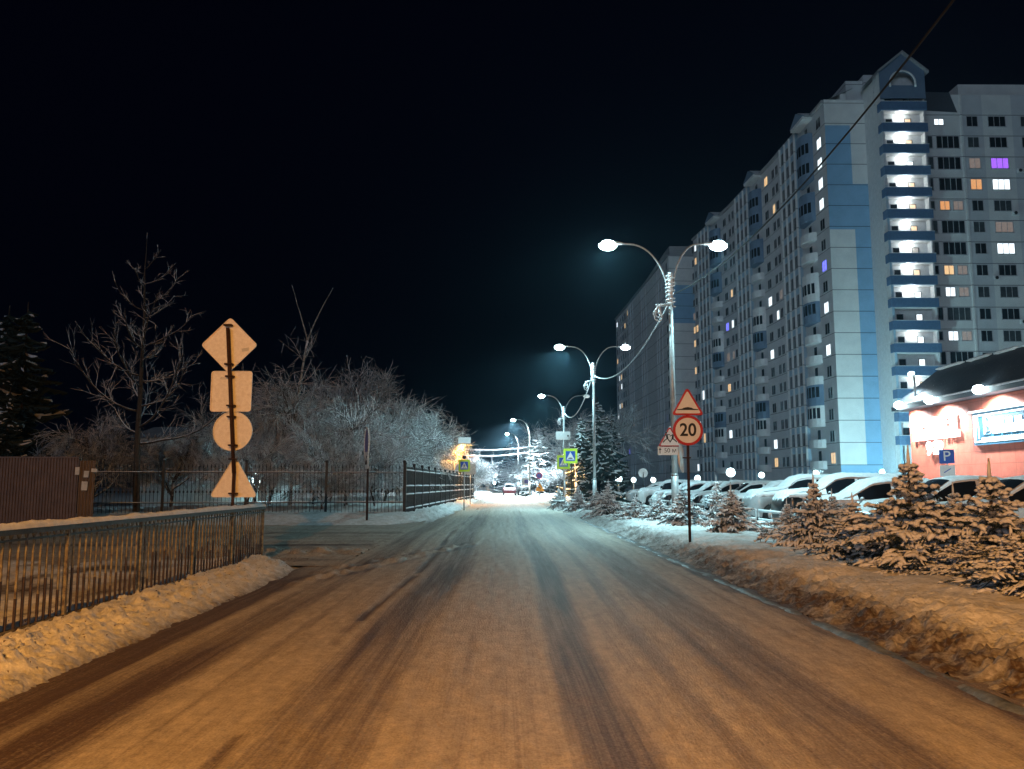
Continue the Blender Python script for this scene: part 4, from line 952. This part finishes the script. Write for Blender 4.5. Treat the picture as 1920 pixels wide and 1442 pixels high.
# low fence at parking edge
t = thing('low_fence', 'low snow laden metal rail in front of the parked cars', 'fence', (0, 0, 0))
for k in range(12):
    y0_ = 13+k*2.9; b = MB()
    for z in (.35, .62): b.tube([(8.35, y0_+.1, z), (8.35, y0_+2.7, z)], .02, 6)
    for y in (y0_+.1, y0_+1.4, y0_+2.7): b.tube([(8.35, y, 0), (8.35, y, .62)], .02, 6)
    o = b.build('rail_panel', 'galv', t); b = MB(); b.tube([(8.35, y0_+.1, .66), (8.35, y0_+2.7, .66)], .035, 6); b.tube([(8.35, y0_+.1, .38), (8.35, y0_+2.7, .38)], .03, 6); b.build('snow_cap', 'clump', o)
# ---------------------------------------------------------------- globe lamps
gl = [(1370, 886, 56, .30, 'brightest and largest garden globe lamp above the snow covered cars'), (1428, 891, 62, .22, 'globe lamp just right of the largest one, level with a car roof'),
      (1530, 888, 60, .24, 'globe lamp by the frosted sapling'), (1654, 886, 89, .3, 'faint globe lamp before the blue tower base'),
      (1160, 898, 66, .27, 'globe lamp at the dark spruce edge, first of the far left three'), (1188, 900, 74, .22, 'middle globe lamp of the three at the far tower foot'),
      (1225, 900, 80, .25, 'globe lamp just left of the nearest lamp pole'), (1308, 897, 74, .27, 'globe lamp just right of the 20 sign post'),
      (1099, 901, 90, .16, 'tiny globe lamp between the lime signs and the second lamp pole')]
g0 = None
for px, py, Y, r, lb in gl:
    c = U(px, py, Y); t = thing('globe_lamp', lb, 'garden lamp', (c.x, Y, 0), 0, 'globe lamps in the courtyard')
    b = MB(); b.tube([(0, 0, 0), (0, 0, c.z-r)], .05, 8); b.tube([(0, 0, c.z-r-.04), (0, 0, c.z-r*.8)], [.12, .09], 10); b.build('post', 'galv', t)
    b = MB(); b.ball((0, 0, c.z), r, 16); b.build('globe', 'globe', t)
    if r > .21: point('globe_light', (0, 0, c.z+.1), 90 if r < .28 else 260 if px != 1654 else 7500, TEAL, r*.9, t).location.z = c.z+r+.35
# ---------------------------------------------------------------- towers
ZJ = 3.87
class Wall:
    def __init__(s, A, B):   # outward normal is to the right of A->B
        s.A = Vector((A[0], A[1], 0)); d = Vector((B[0]-A[0], B[1]-A[1], 0)); s.L = d.length; s.u = d.normalized(); s.n = Vector((s.u.y, -s.u.x, 0)); s.ang = math.atan2(s.u.y, s.u.x)
        s.mt = Matrix.Translation(s.A) @ Matrix.Rotation(s.ang, 4, 'Z')   # local x along, -y outward
def win_mb(w_, h, panes, gm=1):
    b = MB(); f = .07; b.box((-w_/2, -.05, -h/2), (w_/2, -.001, -h/2+f)); b.box((-w_/2, -.05, h/2-f), (w_/2, -.001, h/2))
    for i in range(panes+1):
        x = -w_/2+(w_-f)*i/panes; b.box((x, -.05, -h/2+f), (x+f, -.001, h/2-f))
    b.box((-w_/2+.01, -.03, -h/2+.01), (w_/2-.01, -.0012, h/2-.01), gm); b.box((-w_/2-.06, -.12, -h/2-.05), (w_/2+.06, 0, -h/2), 0)
    return b
WM = {}; LITS = ['glass', 'glass2', 'litw', 'lity', 'lito', 'litd', 'litp', 'litb']
def wmesh(w_, h, p, m):
    k = (w_, h, p, m)
    if k not in WM: b = win_mb(w_, h, p); WM[k] = (b, b.mesh('window', ['frame', m]))
    return WM[k]
class Tower:
    def __init__(s, root, cap): s.root = root; s.cap = cap; s.n = 0; s.bulk = MB()
    def win(s, wall, u, z, w_, h, p=2, m='glass', out=0.):
        if m == 'glass' and rl.random() < .38: m = 'glass2'
        mt = wall.mt @ Matrix.Translation((u, -out, z)); b, me = wmesh(w_, h, p, m)
        if s.n < s.cap:
            o = link('window', me, s.root); o.matrix_local = mt; s.n += 1
        else:
            o = MB(); o.v = b.v; o.f = b.f; o.sm = b.sm; o.m = [0 if q == 0 else 1+LITS.index(m) for q in b.m]; s.bulk.merge(o, mt)
    def done(s):
        if s.bulk.v: o = s.bulk.build('windows_beyond', ['frame']+LITS, s.root); o.name = 'window_mass'; o['kind'] = 'stuff'
rl = random.Random(12)
def rnd_lit(p=.1):
    q = rl.random()
    if q > p: return 'glass'
    q = rl.random(); return 'litw' if q < .45 else 'lity' if q < .8 else 'litd' if q < .95 else 'litb'
NF = 17; ZT = ZJ+2.8*NF
def colwall(b, wall, u0, u1, z0, z1, m, out=0., dep=.3): b.box((u0, -out, z0), (u1, dep, z1), m, wall.mt)
tw = thing('apartment_tower', 'big grey and blue seventeen storey apartment block with brightly lit stair balconies', 'apartment block', (0, 0, 0))
TW = Tower(tw, 100)
MT = ['wgrey', 'wblue', 'wlblue', 'wgreyn', 'parapet', 'rooftop']
b = MB()
# solid core set behind facades
core = [(42.5, 103.9), (53.0, 103.9), (53.0, 101.4), (75, 101.4), (75, 118), (56, 118), (55, 165.6), (39.4, 165.6), (41.3, 146), (42.3, 125)]
n = len(core); 
b.add([(x, y, 0) for x, y in core]+[(x, y, ZT-.05) for x, y in core], [tuple(range(n, 2*n))]+[(i, (i+1) % n, (i+1) % n+n, i+n) for i in range(n)], 3)
# end wall, coloured strips
E = Wall((42.2, 103.6), (48.1, 103.6))
zb1, zb2 = U(1600, 345, 103.6).z, U(1575, 430, 103.6).z; zg0 = U(1575, 235, 103.6).z
P = ZJ-.0
for (u0, u1, z0, z1, m) in ((0, 3.3, P, zb2, 0), (0, 3.3, zb2, zg0, 1), (0, 3.3, zg0, 52.0, 0), (3.3, 5.9, P, zb1, 1), (3.3, 5.9, zb1, 52.0, 0)):
    colwall(b, E, u0, u1, z0, z1, m)
colwall(b, E, 0, 5.9, -.2, P, 1, .03)
SW = Wall((48.0, 103.3), (47.4, 98.7))   # side of stair block facing left
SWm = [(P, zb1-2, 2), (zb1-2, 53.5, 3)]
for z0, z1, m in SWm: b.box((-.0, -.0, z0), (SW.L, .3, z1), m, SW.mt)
b.box((0, -.03, -.2), (SW.L, .3, P), 1, SW.mt)
b.build('end_wall', MT, tw)
# roof blocks
b = MB(); b.box((45.4, 104, ZT+.2), (52, 112, 54.8), 0); b.box((42.6, 104.2, ZT-.2), (55, 116, ZT+.4), 2); b.box((47.6, 103.5, 52), (52.8, 110, 55.4), 0); b.box((59, 101.6, ZT+.1), (75, 112, ZT+1.7), 1)
b.box((44.5, 103.9, 52.0), (45.3, 110, 53.0), 1); b.build('roof_block', ['wgreyn', 'wgrey', 'rooftop'], tw)
# stair balcony column
X0, X1, YB, YW = 47.4, 52.95, 98.5, 99.65; 
b = MB(); b.box((X0, YB+.2, 0), (X0+.22, YW, 53.2), 0); b.box((X1-.22, YB+.2, 0), (X1, 101.3, 53.2), 0); b.box((X0+.22, YW, 0), (X1-.22, YW+.3, 53.2), 0); b.box((X0+.1, YW+.3, 0), (X1-.1, 104, 53.2), 0); b.build('stair_wall', ['pwhite'], tw)
zg = U(1710, 98, YB).z; zg2 = U(1710, 132, YB).z; gx = (X0+X1)/2
b = MB(); w2 = (X1-X0)/2+.05; za = U(1710, 185, YB).z
arch = [(1.55*math.cos(R(a)), 51.75+1.5*math.sin(R(a))) for a in range(0, 181, 15)]
b.prism(off([(-w2, za), (w2, za), (w2, 51.4), (-w2, 51.4)], gx, 0), YB-.1, YB+.2, 1)
left = [(-w2, 51.4), (-1.55, 51.4)]+arch[::-1][0:7]+[(0, zg-.2), (-w2, zg2)]
right = [(w2, 51.4), (w2, zg2), (0, zg-.2)]+arch[::-1][6:]+[(1.55, 51.4)]
b.prism(off(left, gx, 0), YB-.1, YB+.2, 1); b.prism(off(right, gx, 0)[::-1], YB-.1, YB+.2, 1)
b.box((X0+.05, YB+2.0, za), (X1-.05, YB+2.2, zg2+.3), 0)
gb = b.build('gable', ['wgreyn', 'bblue'], tw)
b = MB(); aa = [(gx+x*1.03, YB-.13, z+.05) for x, z in arch]; b.tube([(gx+1.6, YB-.13, 51.2)]+aa+[(gx-1.6, YB-.13, 51.2)], .13, 6); b.build('arch_trim', 'pwhite', gb)
b = MB(); 
for sg in (-1, 1):
    b.add([(gx, YB-.5, zg), (gx+sg*(w2+.4), YB-.5, zg2-.2), (gx+sg*(w2+.4), YB+5, zg2-.2), (gx, YB+5, zg)], [(0, 1, 2, 3)]); b.add([(gx, YB-.5, zg-.28), (gx+sg*(w2+.4), YB-.5, zg2-.48), (gx+sg*(w2+.4), YB+5, zg2-.48), (gx, YB+5, zg-.28)], [(0, 3, 2, 1)])
    b.add([(gx, YB-.5, zg), (gx+sg*(w2+.4), YB-.5, zg2-.2), (gx+sg*(w2+.4), YB-.5, zg2-.48), (gx, YB-.5, zg-.28)], [(0, 1, 2, 3)])
b.box((X0+.1, YB+.3, 53.2), (X1-.1, YB+4.8, zg2-.3)); b.build('gable_roof', 'rooftop', tw)
for k in range(1, 17):
    zc = ZJ+.16+2.8*k; z0 = zc-.72
    b = MB(); b.box((X0+.225, YB+.1, z0), (X1-.225, YW-.005, z0+.2)); sb_ = b.build('balcony', 'pwhite', tw)
    b = MB(); b.box((X0-.12, YB-.12, zc-.66), (X1+.10, YB+.08, zc+.44)); b.box((X0-.12, YB+.08, zc-.62), (X0+.02, YB+1.0, zc+.42)); b.build('parapet', 'parapet', sb_)
    b = MB(); b.box((X0-.14, YB-.15, zc+.44), (X1+.12, YB+.10, zc+.50)); b.build('snow_edge', 'clump', sb_)
    lt = k not in (16, 6, 4)
    b = win_mb(.95, 1.5, 1); me = b.mesh('door', ['frame', 'glass']); o = link('door', me, sb_, (X0+1.35, YW-.005, z0+1.5))
    rmat = 'glass' if k == 16 else ('litd' if k in (9,) else 'litw' if k in (6, 4, 5, 7, 13) else 'lity')
    b = win_mb(.85, 1.15, 1); me = b.mesh('window', ['blk', rmat]); o = link('stair_window', me, sb_, (X0+3.75, YW-.005, z0+1.66))
    if lt:
        b = MB(); b.box((X0+2.5, YB+.55, z0+2.70), (X0+2.8, YB+.85, z0+2.75)); b.build('ceiling_lamp', 'lampon2', sb_)
        point('stair_light', (X0+2.65, YB+.6, z0+2.35), (70+60*((k*7) % 5)/4) if k > 2 else 60, (.93, 1, .97), .12, tw)
    elif k != 16: point('stair_light', (X0+3.7, YB+1.3, z0+2.2), 4, (.95, 1, .96), .12, tw)
# right wing
Rw = Wall((52.96, 101.0), (75, 101.0)); b = MB()
for (u0, u1, m) in ((0, 5.9, 0), (5.9, 8.6, 3), (8.6, 12.4, 0), (12.4, 22, 3)): colwall(b, Rw, u0, u1, 0, ZT, m)
b.box((5.7, -.12, 0), (5.95, 0, ZT), 0, Rw.mt)
o = b.build('right_wing_wall', MT, tw)
zr0 = U(1862, 228, 101).z; lit_l = {0: ('litw', 1), 4: ('lito', 1), 7: ('lity', 1), 8: ('litw', 1), 10: ('litw', 1)}; lit2 = {2: 'litd', 3: 'lito'}; lit3 = {2: 'litp', 3: 'litw', 5: 'litd', 6: 'litw'}
for j in range(16):
    z = zr0-2.8*j
    if z < 3: break
    TW.win(Rw, 7.2, z, 1.5, 1.45, 2, lit2.get(j, 'glass')); TW.win(Rw, 10.4, z, 2.3, 1.45, 3, lit3.get(j, 'glass'))
    TW.win(Rw, 14.2, z, 1.5, 1.45, 2, rnd_lit(.2)); TW.win(Rw, 17.5, z, 2.3, 1.45, 3, rnd_lit(.2))
    # loggia row
    if j == 0: 
        TW.win(Rw, 2.9, z-.1, 1.3, .9, 2, 'litw')
        continue
    if j in lit_l: TW.win(Rw, 3.0, z, 1.3, 1.25, 2, lit_l[j][0]); TW.win(Rw, 1.2, z, 1.1, 1.2, 2, 'glass'); TW.win(Rw, 4.7, z, 1.3, 1.25, 2, 'litd')
    else: TW.win(Rw, 1.3, z, 1.3 if j != 3 else .9, 1.7, 2, 'glass'); TW.win(Rw, 3.9, z, 3.0, 1.7, 4, 'glass')
for u_, j in ((8.9, 7), (11.9, 4), (5.6+2.9, 11), (11.9, 9), (12.9, 2), (8.9, 13)):
    b = MB(); z = zr0-2.8*j-1.05; b.box((u_-.4, -.4, z-.28), (u_+.4, -.05, z+.28), 0, Rw.mt); b.tube([Rw.mt @ Vector((u_-.12, -.43, z)), Rw.mt @ Vector((u_-.12, -.39, z))], .22, 12, 1); b.build('air_conditioner', ['pwhite', 'blk'], tw)
b = MB(); b.add([Rw.mt @ Vector(v) for v in ((.2, -.02, zr0+1.5), (5.4, -.02, zr0+1.2), (4.5, -.02, zr0+3.9), (.2, -.02, zr0+4.0), (.2, .1, zr0+1.5), (5.4, .1, zr0+1.2), (4.5, .1, zr0+3.9), (.2, .1, zr0+4.0))], [(0, 1, 2, 3), (4, 7, 6, 5), (0, 4, 5, 1), (1, 5, 6, 2), (2, 6, 7, 3), (3, 7, 4, 0)])
b.build('mansard', 'roofm', tw)
# street facade sections
def section(T, root, A, B, near=False, mats=MT, lastz=ZT, lit_p=.2, bays=True):
    W = Wall(B, A); L = W.L    # u runs from far end to near end; outward normal faces the street
    b = MB(); f = lambda q: L-q   # q measured from the near end
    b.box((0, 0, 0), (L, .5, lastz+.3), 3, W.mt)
    # loggia ribs
    for q0, q1 in ((9.6, 15.6),):
        b.box((f(q1), -.5, 0), (f(q0), 0, lastz+.2), 2, W.mt)
        for q in (9.5, 11.5, 13.5, 15.5): b.box((f(q)-.11, -.72, 0), (f(q)+.11, -.5, lastz+.1), 0, W.mt)
    o = b.build('street_wall', mats, root)
    b = MB()  # bay stack
    bc = f(6.4); n_ = 9
    bay = MB()
    for k in range(NF):
        z = ZJ+2.8*k-.3; open_ = (k % 5 in (0, 1, 4)) if k < 12 else (k % 3 == 1)
        pts = [(bc+2.1*math.cos(R(a)), -1.25*math.sin(R(a))) for a in np.linspace(0, 180, n_)]
        if open_:
            vs = [(x, y, z+zz) for zz in (-.15, .95) for x, y in pts]
        else: vs = [(x, y, z+zz) for zz in (-.15, 2.65) for x, y in pts]
        m_ = 1 if (k > 11 or (not open_ and k % 4 == 3)) else 0
        bb = MB(); bb.add([W.mt @ Vector(v) for v in vs], [(i, i+n_, i+n_+1, i+1) for i in range(n_-1)]+[tuple(range(n_))]+([tuple(range(n_, 2*n_))[::-1]]), 0)
        nm = 'balcony'; ob = bb.build(nm, 'pwhite' if m_ == 0 else 'bblue', root)
        if open_: bb = MB(); bb.box((bc-.5, -.03, z+.1), (bc+.4, -.001, z+2.3), 0, W.mt); bb.build('door', 'glass', ob)
        else:
            bb = MB()
            for i in range(1, n_-2):
                p0, p1 = Vector((*pts[i], 0)), Vector((*pts[i+1], 0)); a_ = p0.lerp(p1, .14); c_ = p0.lerp(p1, .86); s_ = 1.015
                def o_(p, zz): return W.mt @ Vector((bc+(p.x-bc)*s_, p.y*s_, z+zz))
                bb.add([o_(a_, .95), o_(c_, .95), o_(c_, 2.35), o_(a_, 2.35)], [(0, 1, 2, 3)], 0)
            bb.build('glazing', 'litw' if rl.random() < .12 else 'glass', ob)
    # pediment over bay
    b = MB(); b.box((bc-2.3, -1.35, ZJ+2.8*NF-.3), (bc+2.3, .2, ZJ+2.8*NF+.1), 0, W.mt)
    b.prism([(bc-2.5, ZT+.1), (bc+2.5, ZT+.1), (bc, ZT+1.5)], -1.4, -1.1, 1, W.mt)
    b.prism([(bc-2.7, ZT), (bc+2.7, ZT), (bc, ZT+1.6)], -1.1, 2, 2, W.mt); b.build('pediment', ['pwhite', 'bblue', 'rooftop'], root)
    for k in range(NF):
        z = ZJ+2.8*k+.95
        if z > lastz: break
        T.win(W, f(2.1), z, 1.5, 1.5, 2, 'litw' if (near and k in (14, 15, 12, 5)) else rnd_lit(lit_p*1.5))
        for q in (10.5, 12.5, 14.5): T.win(W, f(q), z, 1.5, 1.9, 3, rnd_lit(.02), .5)
        for q in (17.0, 18.7, 20.4): T.win(W, f(q), z, 1.15, 1.5, 2, rnd_lit(lit_p))
nodes = [(42.2, 103.6), (42.0, 125), (41.0, 146), (39.1, 166)]
for i in range(3): section(TW, tw, nodes[i], nodes[i+1], i == 0)
b = MB()
for i in range(3):
    W = Wall(nodes[i+1], nodes[i]); b.box((0, -.35, ZT+.05), (W.L, 3, ZT+.45), 0, W.mt); 
    b.add([W.mt @ Vector(v) for v in ((0, .3, ZT+.45), (W.L, .3, ZT+.45), (W.L, 4, ZT+2.2), (0, 4, ZT+2.2))], [(0, 1, 2, 3)])
b.build('cornice', 'rooftop', tw)
TW.done()
# far tower
tf = thing('apartment_tower', 'farther dim apartment block with a blank end wall, behind the nearest lamp pole', 'apartment block', (0, 0, 0))
TF = Tower(tf, 100); b = MB()
fx, fy = 36.2, 177.5
cf = [(fx, fy), (50, fy+1), (50, 250), (34.4, 250), (35.4, 212)]; n = len(cf)
b.add([(x, y, 0) for x, y in cf]+[(x, y, ZT) for x, y in cf], [tuple(range(n, 2*n))]+[(i, (i+1) % n, (i+1) % n+n, i+n) for i in range(n)], 0)
b.build('wall', MT, tf)
Ef = Wall((fx, fy), (50, fy+1)); b = MB(); colwall(b, Ef, 0, 13.8, ZJ, 36.5, 0, .15, .1); colwall(b, Ef, 0, 13.8, 36.5, 45, 1, .15, .1); colwall(b, Ef, 0, 13.8, 45, ZT, 0, .15, .1); colwall(b, Ef, 0, 13.8, 0, ZJ, 2, .15, .1); b.build('end_wall', MT, tf)
for A_, B_ in (((fx, fy), (35.9, 196)), ((35.9, 196), (35.4, 214)), ((35.4, 214), (34.9, 232)), ((34.9, 232), (34.4, 249))):
    W = Wall(B_, A_); L = W.L
    for k in range(NF):
        z = ZJ+2.8*k+.95
        for q, w_, p in ((2, 1.5, 2), (5.5, 2.8, 4), (9, 1.6, 2), (12, 1.6, 2), (15, 2.4, 3)): TF.win(W, L-q, z, w_, 1.6, p, rnd_lit(.16))
    b = MB(); 
    for q in (7.3, 10.7, 13.4): b.box((L-q-.1, -.2, 0), (L-q+.1, 0, ZT+.3), 0, W.mt)
    b.box((0, -.5, ZT), (L, 2, ZT+.4), 1, W.mt); b.build('facade_rib', ['wgreyn', 'rooftop'], tf)
b = MB(); b.prism([(0, ZT), (72, ZT), (72, ZT+.3), (5, ZT+2.6), (0, ZT+2.6)], 0, 10, 0, Matrix.Translation((fx+.5, fy+1, 0)) @ Matrix.Rotation(R(91), 4, 'Z') @ Matrix.Translation((0, -10, 0))); b.build('roof', 'rooftop', tf)
TF.done()
# ---------------------------------------------------------------- red shop
sh = thing('shop_building', 'single storey red panelled shop with floodlit signs and dark metal roof at right', 'shop', (0, 0, 0))
Wc = U(1706, 800, 48); XS = Wc.x; zE = 5.75; Ws = Wall((XS, 48), (XS-.55, 24))   # outward = -x
b = MB(); b.box((0, 0, 0), (Ws.L, .4, zE), 0, Ws.mt); b.build('front_wall', 'shopwall', sh)
b = MB(); b.box((XS+.02, 47.5, 0), (XS+16, 48.0, zE)); b.box((XS+.4, 24, 0), (XS+16, 24.4, zE)); b.box((XS+15.6, 24.4, 0), (XS+16, 47.5, zE)); b.build('side_wall', 'shopwall', sh)
b = MB(); Lw = Ws.L
roof = [(-.6, -.75, zE+.02), (Lw+.6, -.75, zE+.02), (Lw+.6, 1.2, 8.0), (1.2, 1.2, 8.0), (-.6, -.75, zE+.30), (Lw+.6, -.75, zE+.30), (1.2, 9, 8.0), (Lw+.6, 9, 8.0)]
vs = [Ws.mt @ Vector(v) for v in roof]
b.add(vs, [(0, 1, 5, 4), (4, 5, 2, 3), (3, 2, 7, 6), (0, 4, 3, 6)]); b.add([Ws.mt @ Vector(v) for v in ((-.6, -.75, zE+.02), (Lw+.6, -.75, zE+.02), (Lw+.6, .4, zE+.02), (-.6, .4, zE+.02))], [(0, 3, 2, 1)])
b.build('roof', 'roofm', sh)
b = MB(); r_ = random.Random(2); u_ = 1.2
while u_ < Lw:
    l_ = r_.uniform(1.2, 3.2); pts = [Ws.mt @ Vector((u_+l_*q/6, 1.1, 8.03+r_.uniform(-.01, .02))) for q in range(7)]; b.tube(pts, [.03, .09, .08, .09, .08, .09, .03], 6); u_ += l_+r_.uniform(.08, .25)
b.tube([Ws.mt @ Vector((q, -.76, zE+.30)) for q in np.linspace(-.5, Lw, 30)], .05, 6); b.build('roof_snow', 'clump', sh)
# letters on the shop
def shoptext(body, size, px, py, matn, sx=1., name='lettering', bold=.02, out=.12):
    # intersect pixel ray with the wall plane
    d = ray(px, py); n_ = Ws.n; s = (Ws.A-CAM).dot(n_)/d.dot(n_); p = CAM+d*s + n_*out
    o = text(body, size, matn, sh, p, name=name, ext=.05, sx=sx, bold=bold); o.rotation_euler = (math.pi/2, 0, Ws.ang); return o
def wallpix(px, py):
    d = ray(px, py); s = (Ws.A-CAM).dot(Ws.n)/d.dot(Ws.n); p = CAM+d*s; q = Ws.mt.inverted() @ p; return q.x, q.z
ua, z1_ = wallpix(1716, 812); ub, z2_ = wallpix(1803, 800); za_, zb_ = wallpix(1760, 782)[1], wallpix(1760, 808)[1]; zc_ = wallpix(1760, 823)[1]
# unreadable glowing letters: blocky strokes in two rows
r_ = random.Random(8); b = MB(); u_ = ua+.3; k = 0
def glyph(b, u, z, w_, h, typ, th):
    y0, y1 = -.16, -.06; S = lambda a, c, e, f_: b.box((u+a*w_, y0, z+c*h), (u+e*w_, y1, z+f_*h), 0, Ws.mt)
    if typ in (0, 1, 4): S(0, 0, th, 1)
    if typ in (0, 4, 2): S(1-th, 0, 1, 1)
    if typ in (1, 2, 0, 3): S(th if typ != 3 else 0, 1-th*.8, 1-(th if typ in (0, 2) else 0), 1)
    if typ in (1, 4): S(th, .42, 1-(th if typ == 4 else 0), .42+th*.8)
    if typ in (1, 2): S(th if typ == 1 else 0, 0, 1-(th if typ == 2 else 0), th*.8)
    if typ == 3: S(.5-th/2, 0, .5+th/2, 1-th*.8)
nL = 7; w1 = (ub-ua-.4)/nL
for k in range(nL): glyph(b, ua+.2+k*w1, zb_, w1*.84, za_-zb_, [0, 1, 4, 0, 2, 1, 4][k], .26)
b.build('glowing_letters', 'shoplet', sh)
b = MB(); nL = 14; w1 = (ub-ua)/nL
for k in range(nL): glyph(b, ua+k*w1, zc_, w1*.8, (zb_-zc_)*.86, (k*3+1) % 5, .3)
b.build('small_letters', 'shoplet', sh)
shoptext('9-22', .95, 1757, 841, 'shoplet', 1.0, 'opening_hours', .035)
u0, zt0 = wallpix(1828, 775); u0b, zb0 = wallpix(1828, 836); u1_ = u0+5.6
b = MB(); b.box((u0, -.14, zb0), (u1_, -.002, zt0), 0, Ws.mt); bb_ = b.build('sign_board', mat('board_blue', (.03, .10, .16), rough=.4), sh)
b = MB(); fw = .07
for (a0, c0, a1, c1) in ((u0+.1, zt0-.2, u1_-.1, zt0-.13), (u0+.1, zb0+.13, u1_-.1, zb0+.2), (u0+.1, zb0+.2, u0+.17, zt0-.2), (u1_-.17, zb0+.2, u1_-.1, zt0-.2)): b.box((a0, -.165, c0), (a1, -.141, c1), 0, Ws.mt)
b.box((u0, -.35, zt0), (u1_, -.0, zt0+.06), 0, Ws.mt); b.build('sign_border', 'shoplet', bb_)
b = MB(); pts = [(.28, .3), (.28, .95), (.36, 1.15), (.36, 1.4), (.46, 1.4), (.46, 1.15), (.54, .95), (.54, .3)]; b.tube([Ws.mt @ Vector((u0+x, -.17, zb0+z*1.0)) for x, z in pts], .018, 5); b.build('bottle_outline', 'shoplet', bb_)
pc = Ws.mt @ Vector(((u0+.8+u1_)/2, -.17, (zt0+zb0)/2+.08)); o = text('Винный', 1.22, 'shoplet', sh, pc, ext=.02, sx=1.0, bold=.02); o.rotation_euler = (math.pi/2, 0, Ws.ang)
b = MB()
for k in range(22): b.box((u0+.75+k*.2, -.165, zb0+.24), (u0+.87+k*.2, -.142, zb0+.34), 0, Ws.mt)
b.build('small_letters', 'shoplet', bb_)
# floodlights on the shop
for i, (px, py, lb) in enumerate(((1712, 752, 'leftmost shop floodlight at the corner of the red wall'), (1772, 742, 'middle shop floodlight above the glowing letters'), (1868, 722, 'shop floodlight above the dark blue sign board'))):
    u_, z_ = wallpix(px+4, py+4); p = Ws.mt @ Vector((u_, -1.0, z_-.05)); t = thing('floodlight', lb, 'floodlight', p, Ws.ang, 'floodlights on the shop')
    b = MB(); b.tube([(0, 1.0, -.1), (0, .5, .1), (0, .02, .08)], .025, 6); b.build('bracket', 'black', t)
    b = MB(); b.box((-.2, -.08, -.02), (.2, .12, .10), 0, Matrix.Rotation(R(-25), 4, 'X')); hd = b.build('housing', 'black', t)
    b = MB(); b.ball((0, .05, -.06), .30, 12, 0, (1.2, .8, .75)); b.build('lens', 'lampon', hd)  # lens swollen beyond the housing to stand in for glare
    spot('flood_light', (0, .1, -.34), 4200, (.85, .97, 1), 150, .12, t, (0, .30, -1))
u_, z_ = wallpix(1716, 703); p = Ws.mt @ Vector((u_+.3, -.3, z_)); t = thing('area_lamp', 'small white area lamp on a bracket at the left end of the shop roof', 'lamp', p, Ws.ang)
b = MB(); b.tube([(.2, 0, -1.6), (.2, 0, -.2), (0, 0, 0)], .07, 8); b.build('bracket', 'galv', t); b = MB(); b.ball((-.15, 0, .05), .16, 12, 0, (2.0, .9, .8)); b.build('lens', 'lampon2', t)
spot('area_light', (-.4, -.3, -.2), 900, COOL, 160, .1, t, (0, -.5, -1))
# ---------------------------------------------------------------- pale house behind the left trees
xh0, xh1 = U(250, 900, 56).x, U(484, 900, 56).x; t = thing('park_house', 'pale rendered house glimpsed through the trees behind the front fence', 'house', (xh0, 56, 0))
wh = xh1-xh0; b = MB(); b.box((0, 0, 0), (wh, 9, 4.6)); b.build('wall', mat('house_wall', (.45, .46, .43), (.36, .37, .35), scale=1), t)
b = MB(); b.prism([(-.5, 4.6), (wh+.5, 4.6), (wh-1.4, 5.3), (1.4, 5.3)], -.4, 9.4); b.build('roof', 'roofm', t)
for x in (.22, .43, .6, .85):
    b = win_mb(1.1, 1.5, 2); o = link('window', b.mesh('window', ['frame', 'glass']), t, (wh*x, -.002, 2.4))
b = MB(); b.box((wh*.70, -.5, 2.9), (wh*.70+1.2, -.0, 3.6)); b.build('canopy', 'black', t)
c = U(481, 900, 54); t = thing('wall_lamp', 'glaring white lamp beside the triangular sign back', 'lamp', (c.x, 54, 0))
b = MB(); b.tube([(0, 0, 0), (0, 0, c.z-.2)], .05, 8); b.build('post', 'black', t); b = MB(); b.ball((0, 0, c.z), .34, 14, 0, (.8, .8, 1.5)); b.build('globe', 'lampon2', t)
point('house_light', (-.6, -.9, c.z+1.0), 800, TEAL, .2, t)
# distant lamp at the end of the road
c = U(927, 908, 200); t = thing('street_lamp', 'tiny distant lamp at the vanishing end of the road', 'street lamp', (c.x, 200, 0), 0, 'street lamps along the road')
b = MB(); b.tube([(0, 0, 0), (0, 0, c.z)], .06, 6); b.build('pole', 'galv', t); b = MB(); b.ball((0, 0, c.z+.3), .35, 12); b.build('lens', 'lampon2', t)
spot('lamp_light', (0, -.5, c.z+1.5), 2500, COOL, 175, .3, t)

b = MB(); b.box((-300, -110, -1.2), (300, 430, 62)); hz = b.build('lamp_glow_volume', 'glass'); tag(hz, kind='stuff')  # thin scattering volume added to imitate lens glow round the lamps
hm = bpy.data.materials.new('lamp_glow_air'); hm.use_nodes = True; hn = hm.node_tree.nodes; hn.clear()
ho = hn.new('ShaderNodeOutputMaterial'); hv = hn.new('ShaderNodeVolumePrincipled'); hm.node_tree.links.new(hv.outputs[0], ho.inputs['Volume'])
hv.inputs['Color'].default_value = (.42, .75, 1, 1); hv.inputs['Density'].default_value = .00055; hv.inputs['Anisotropy'].default_value = .78
hz.data.materials.clear(); hz.data.materials.append(hm)
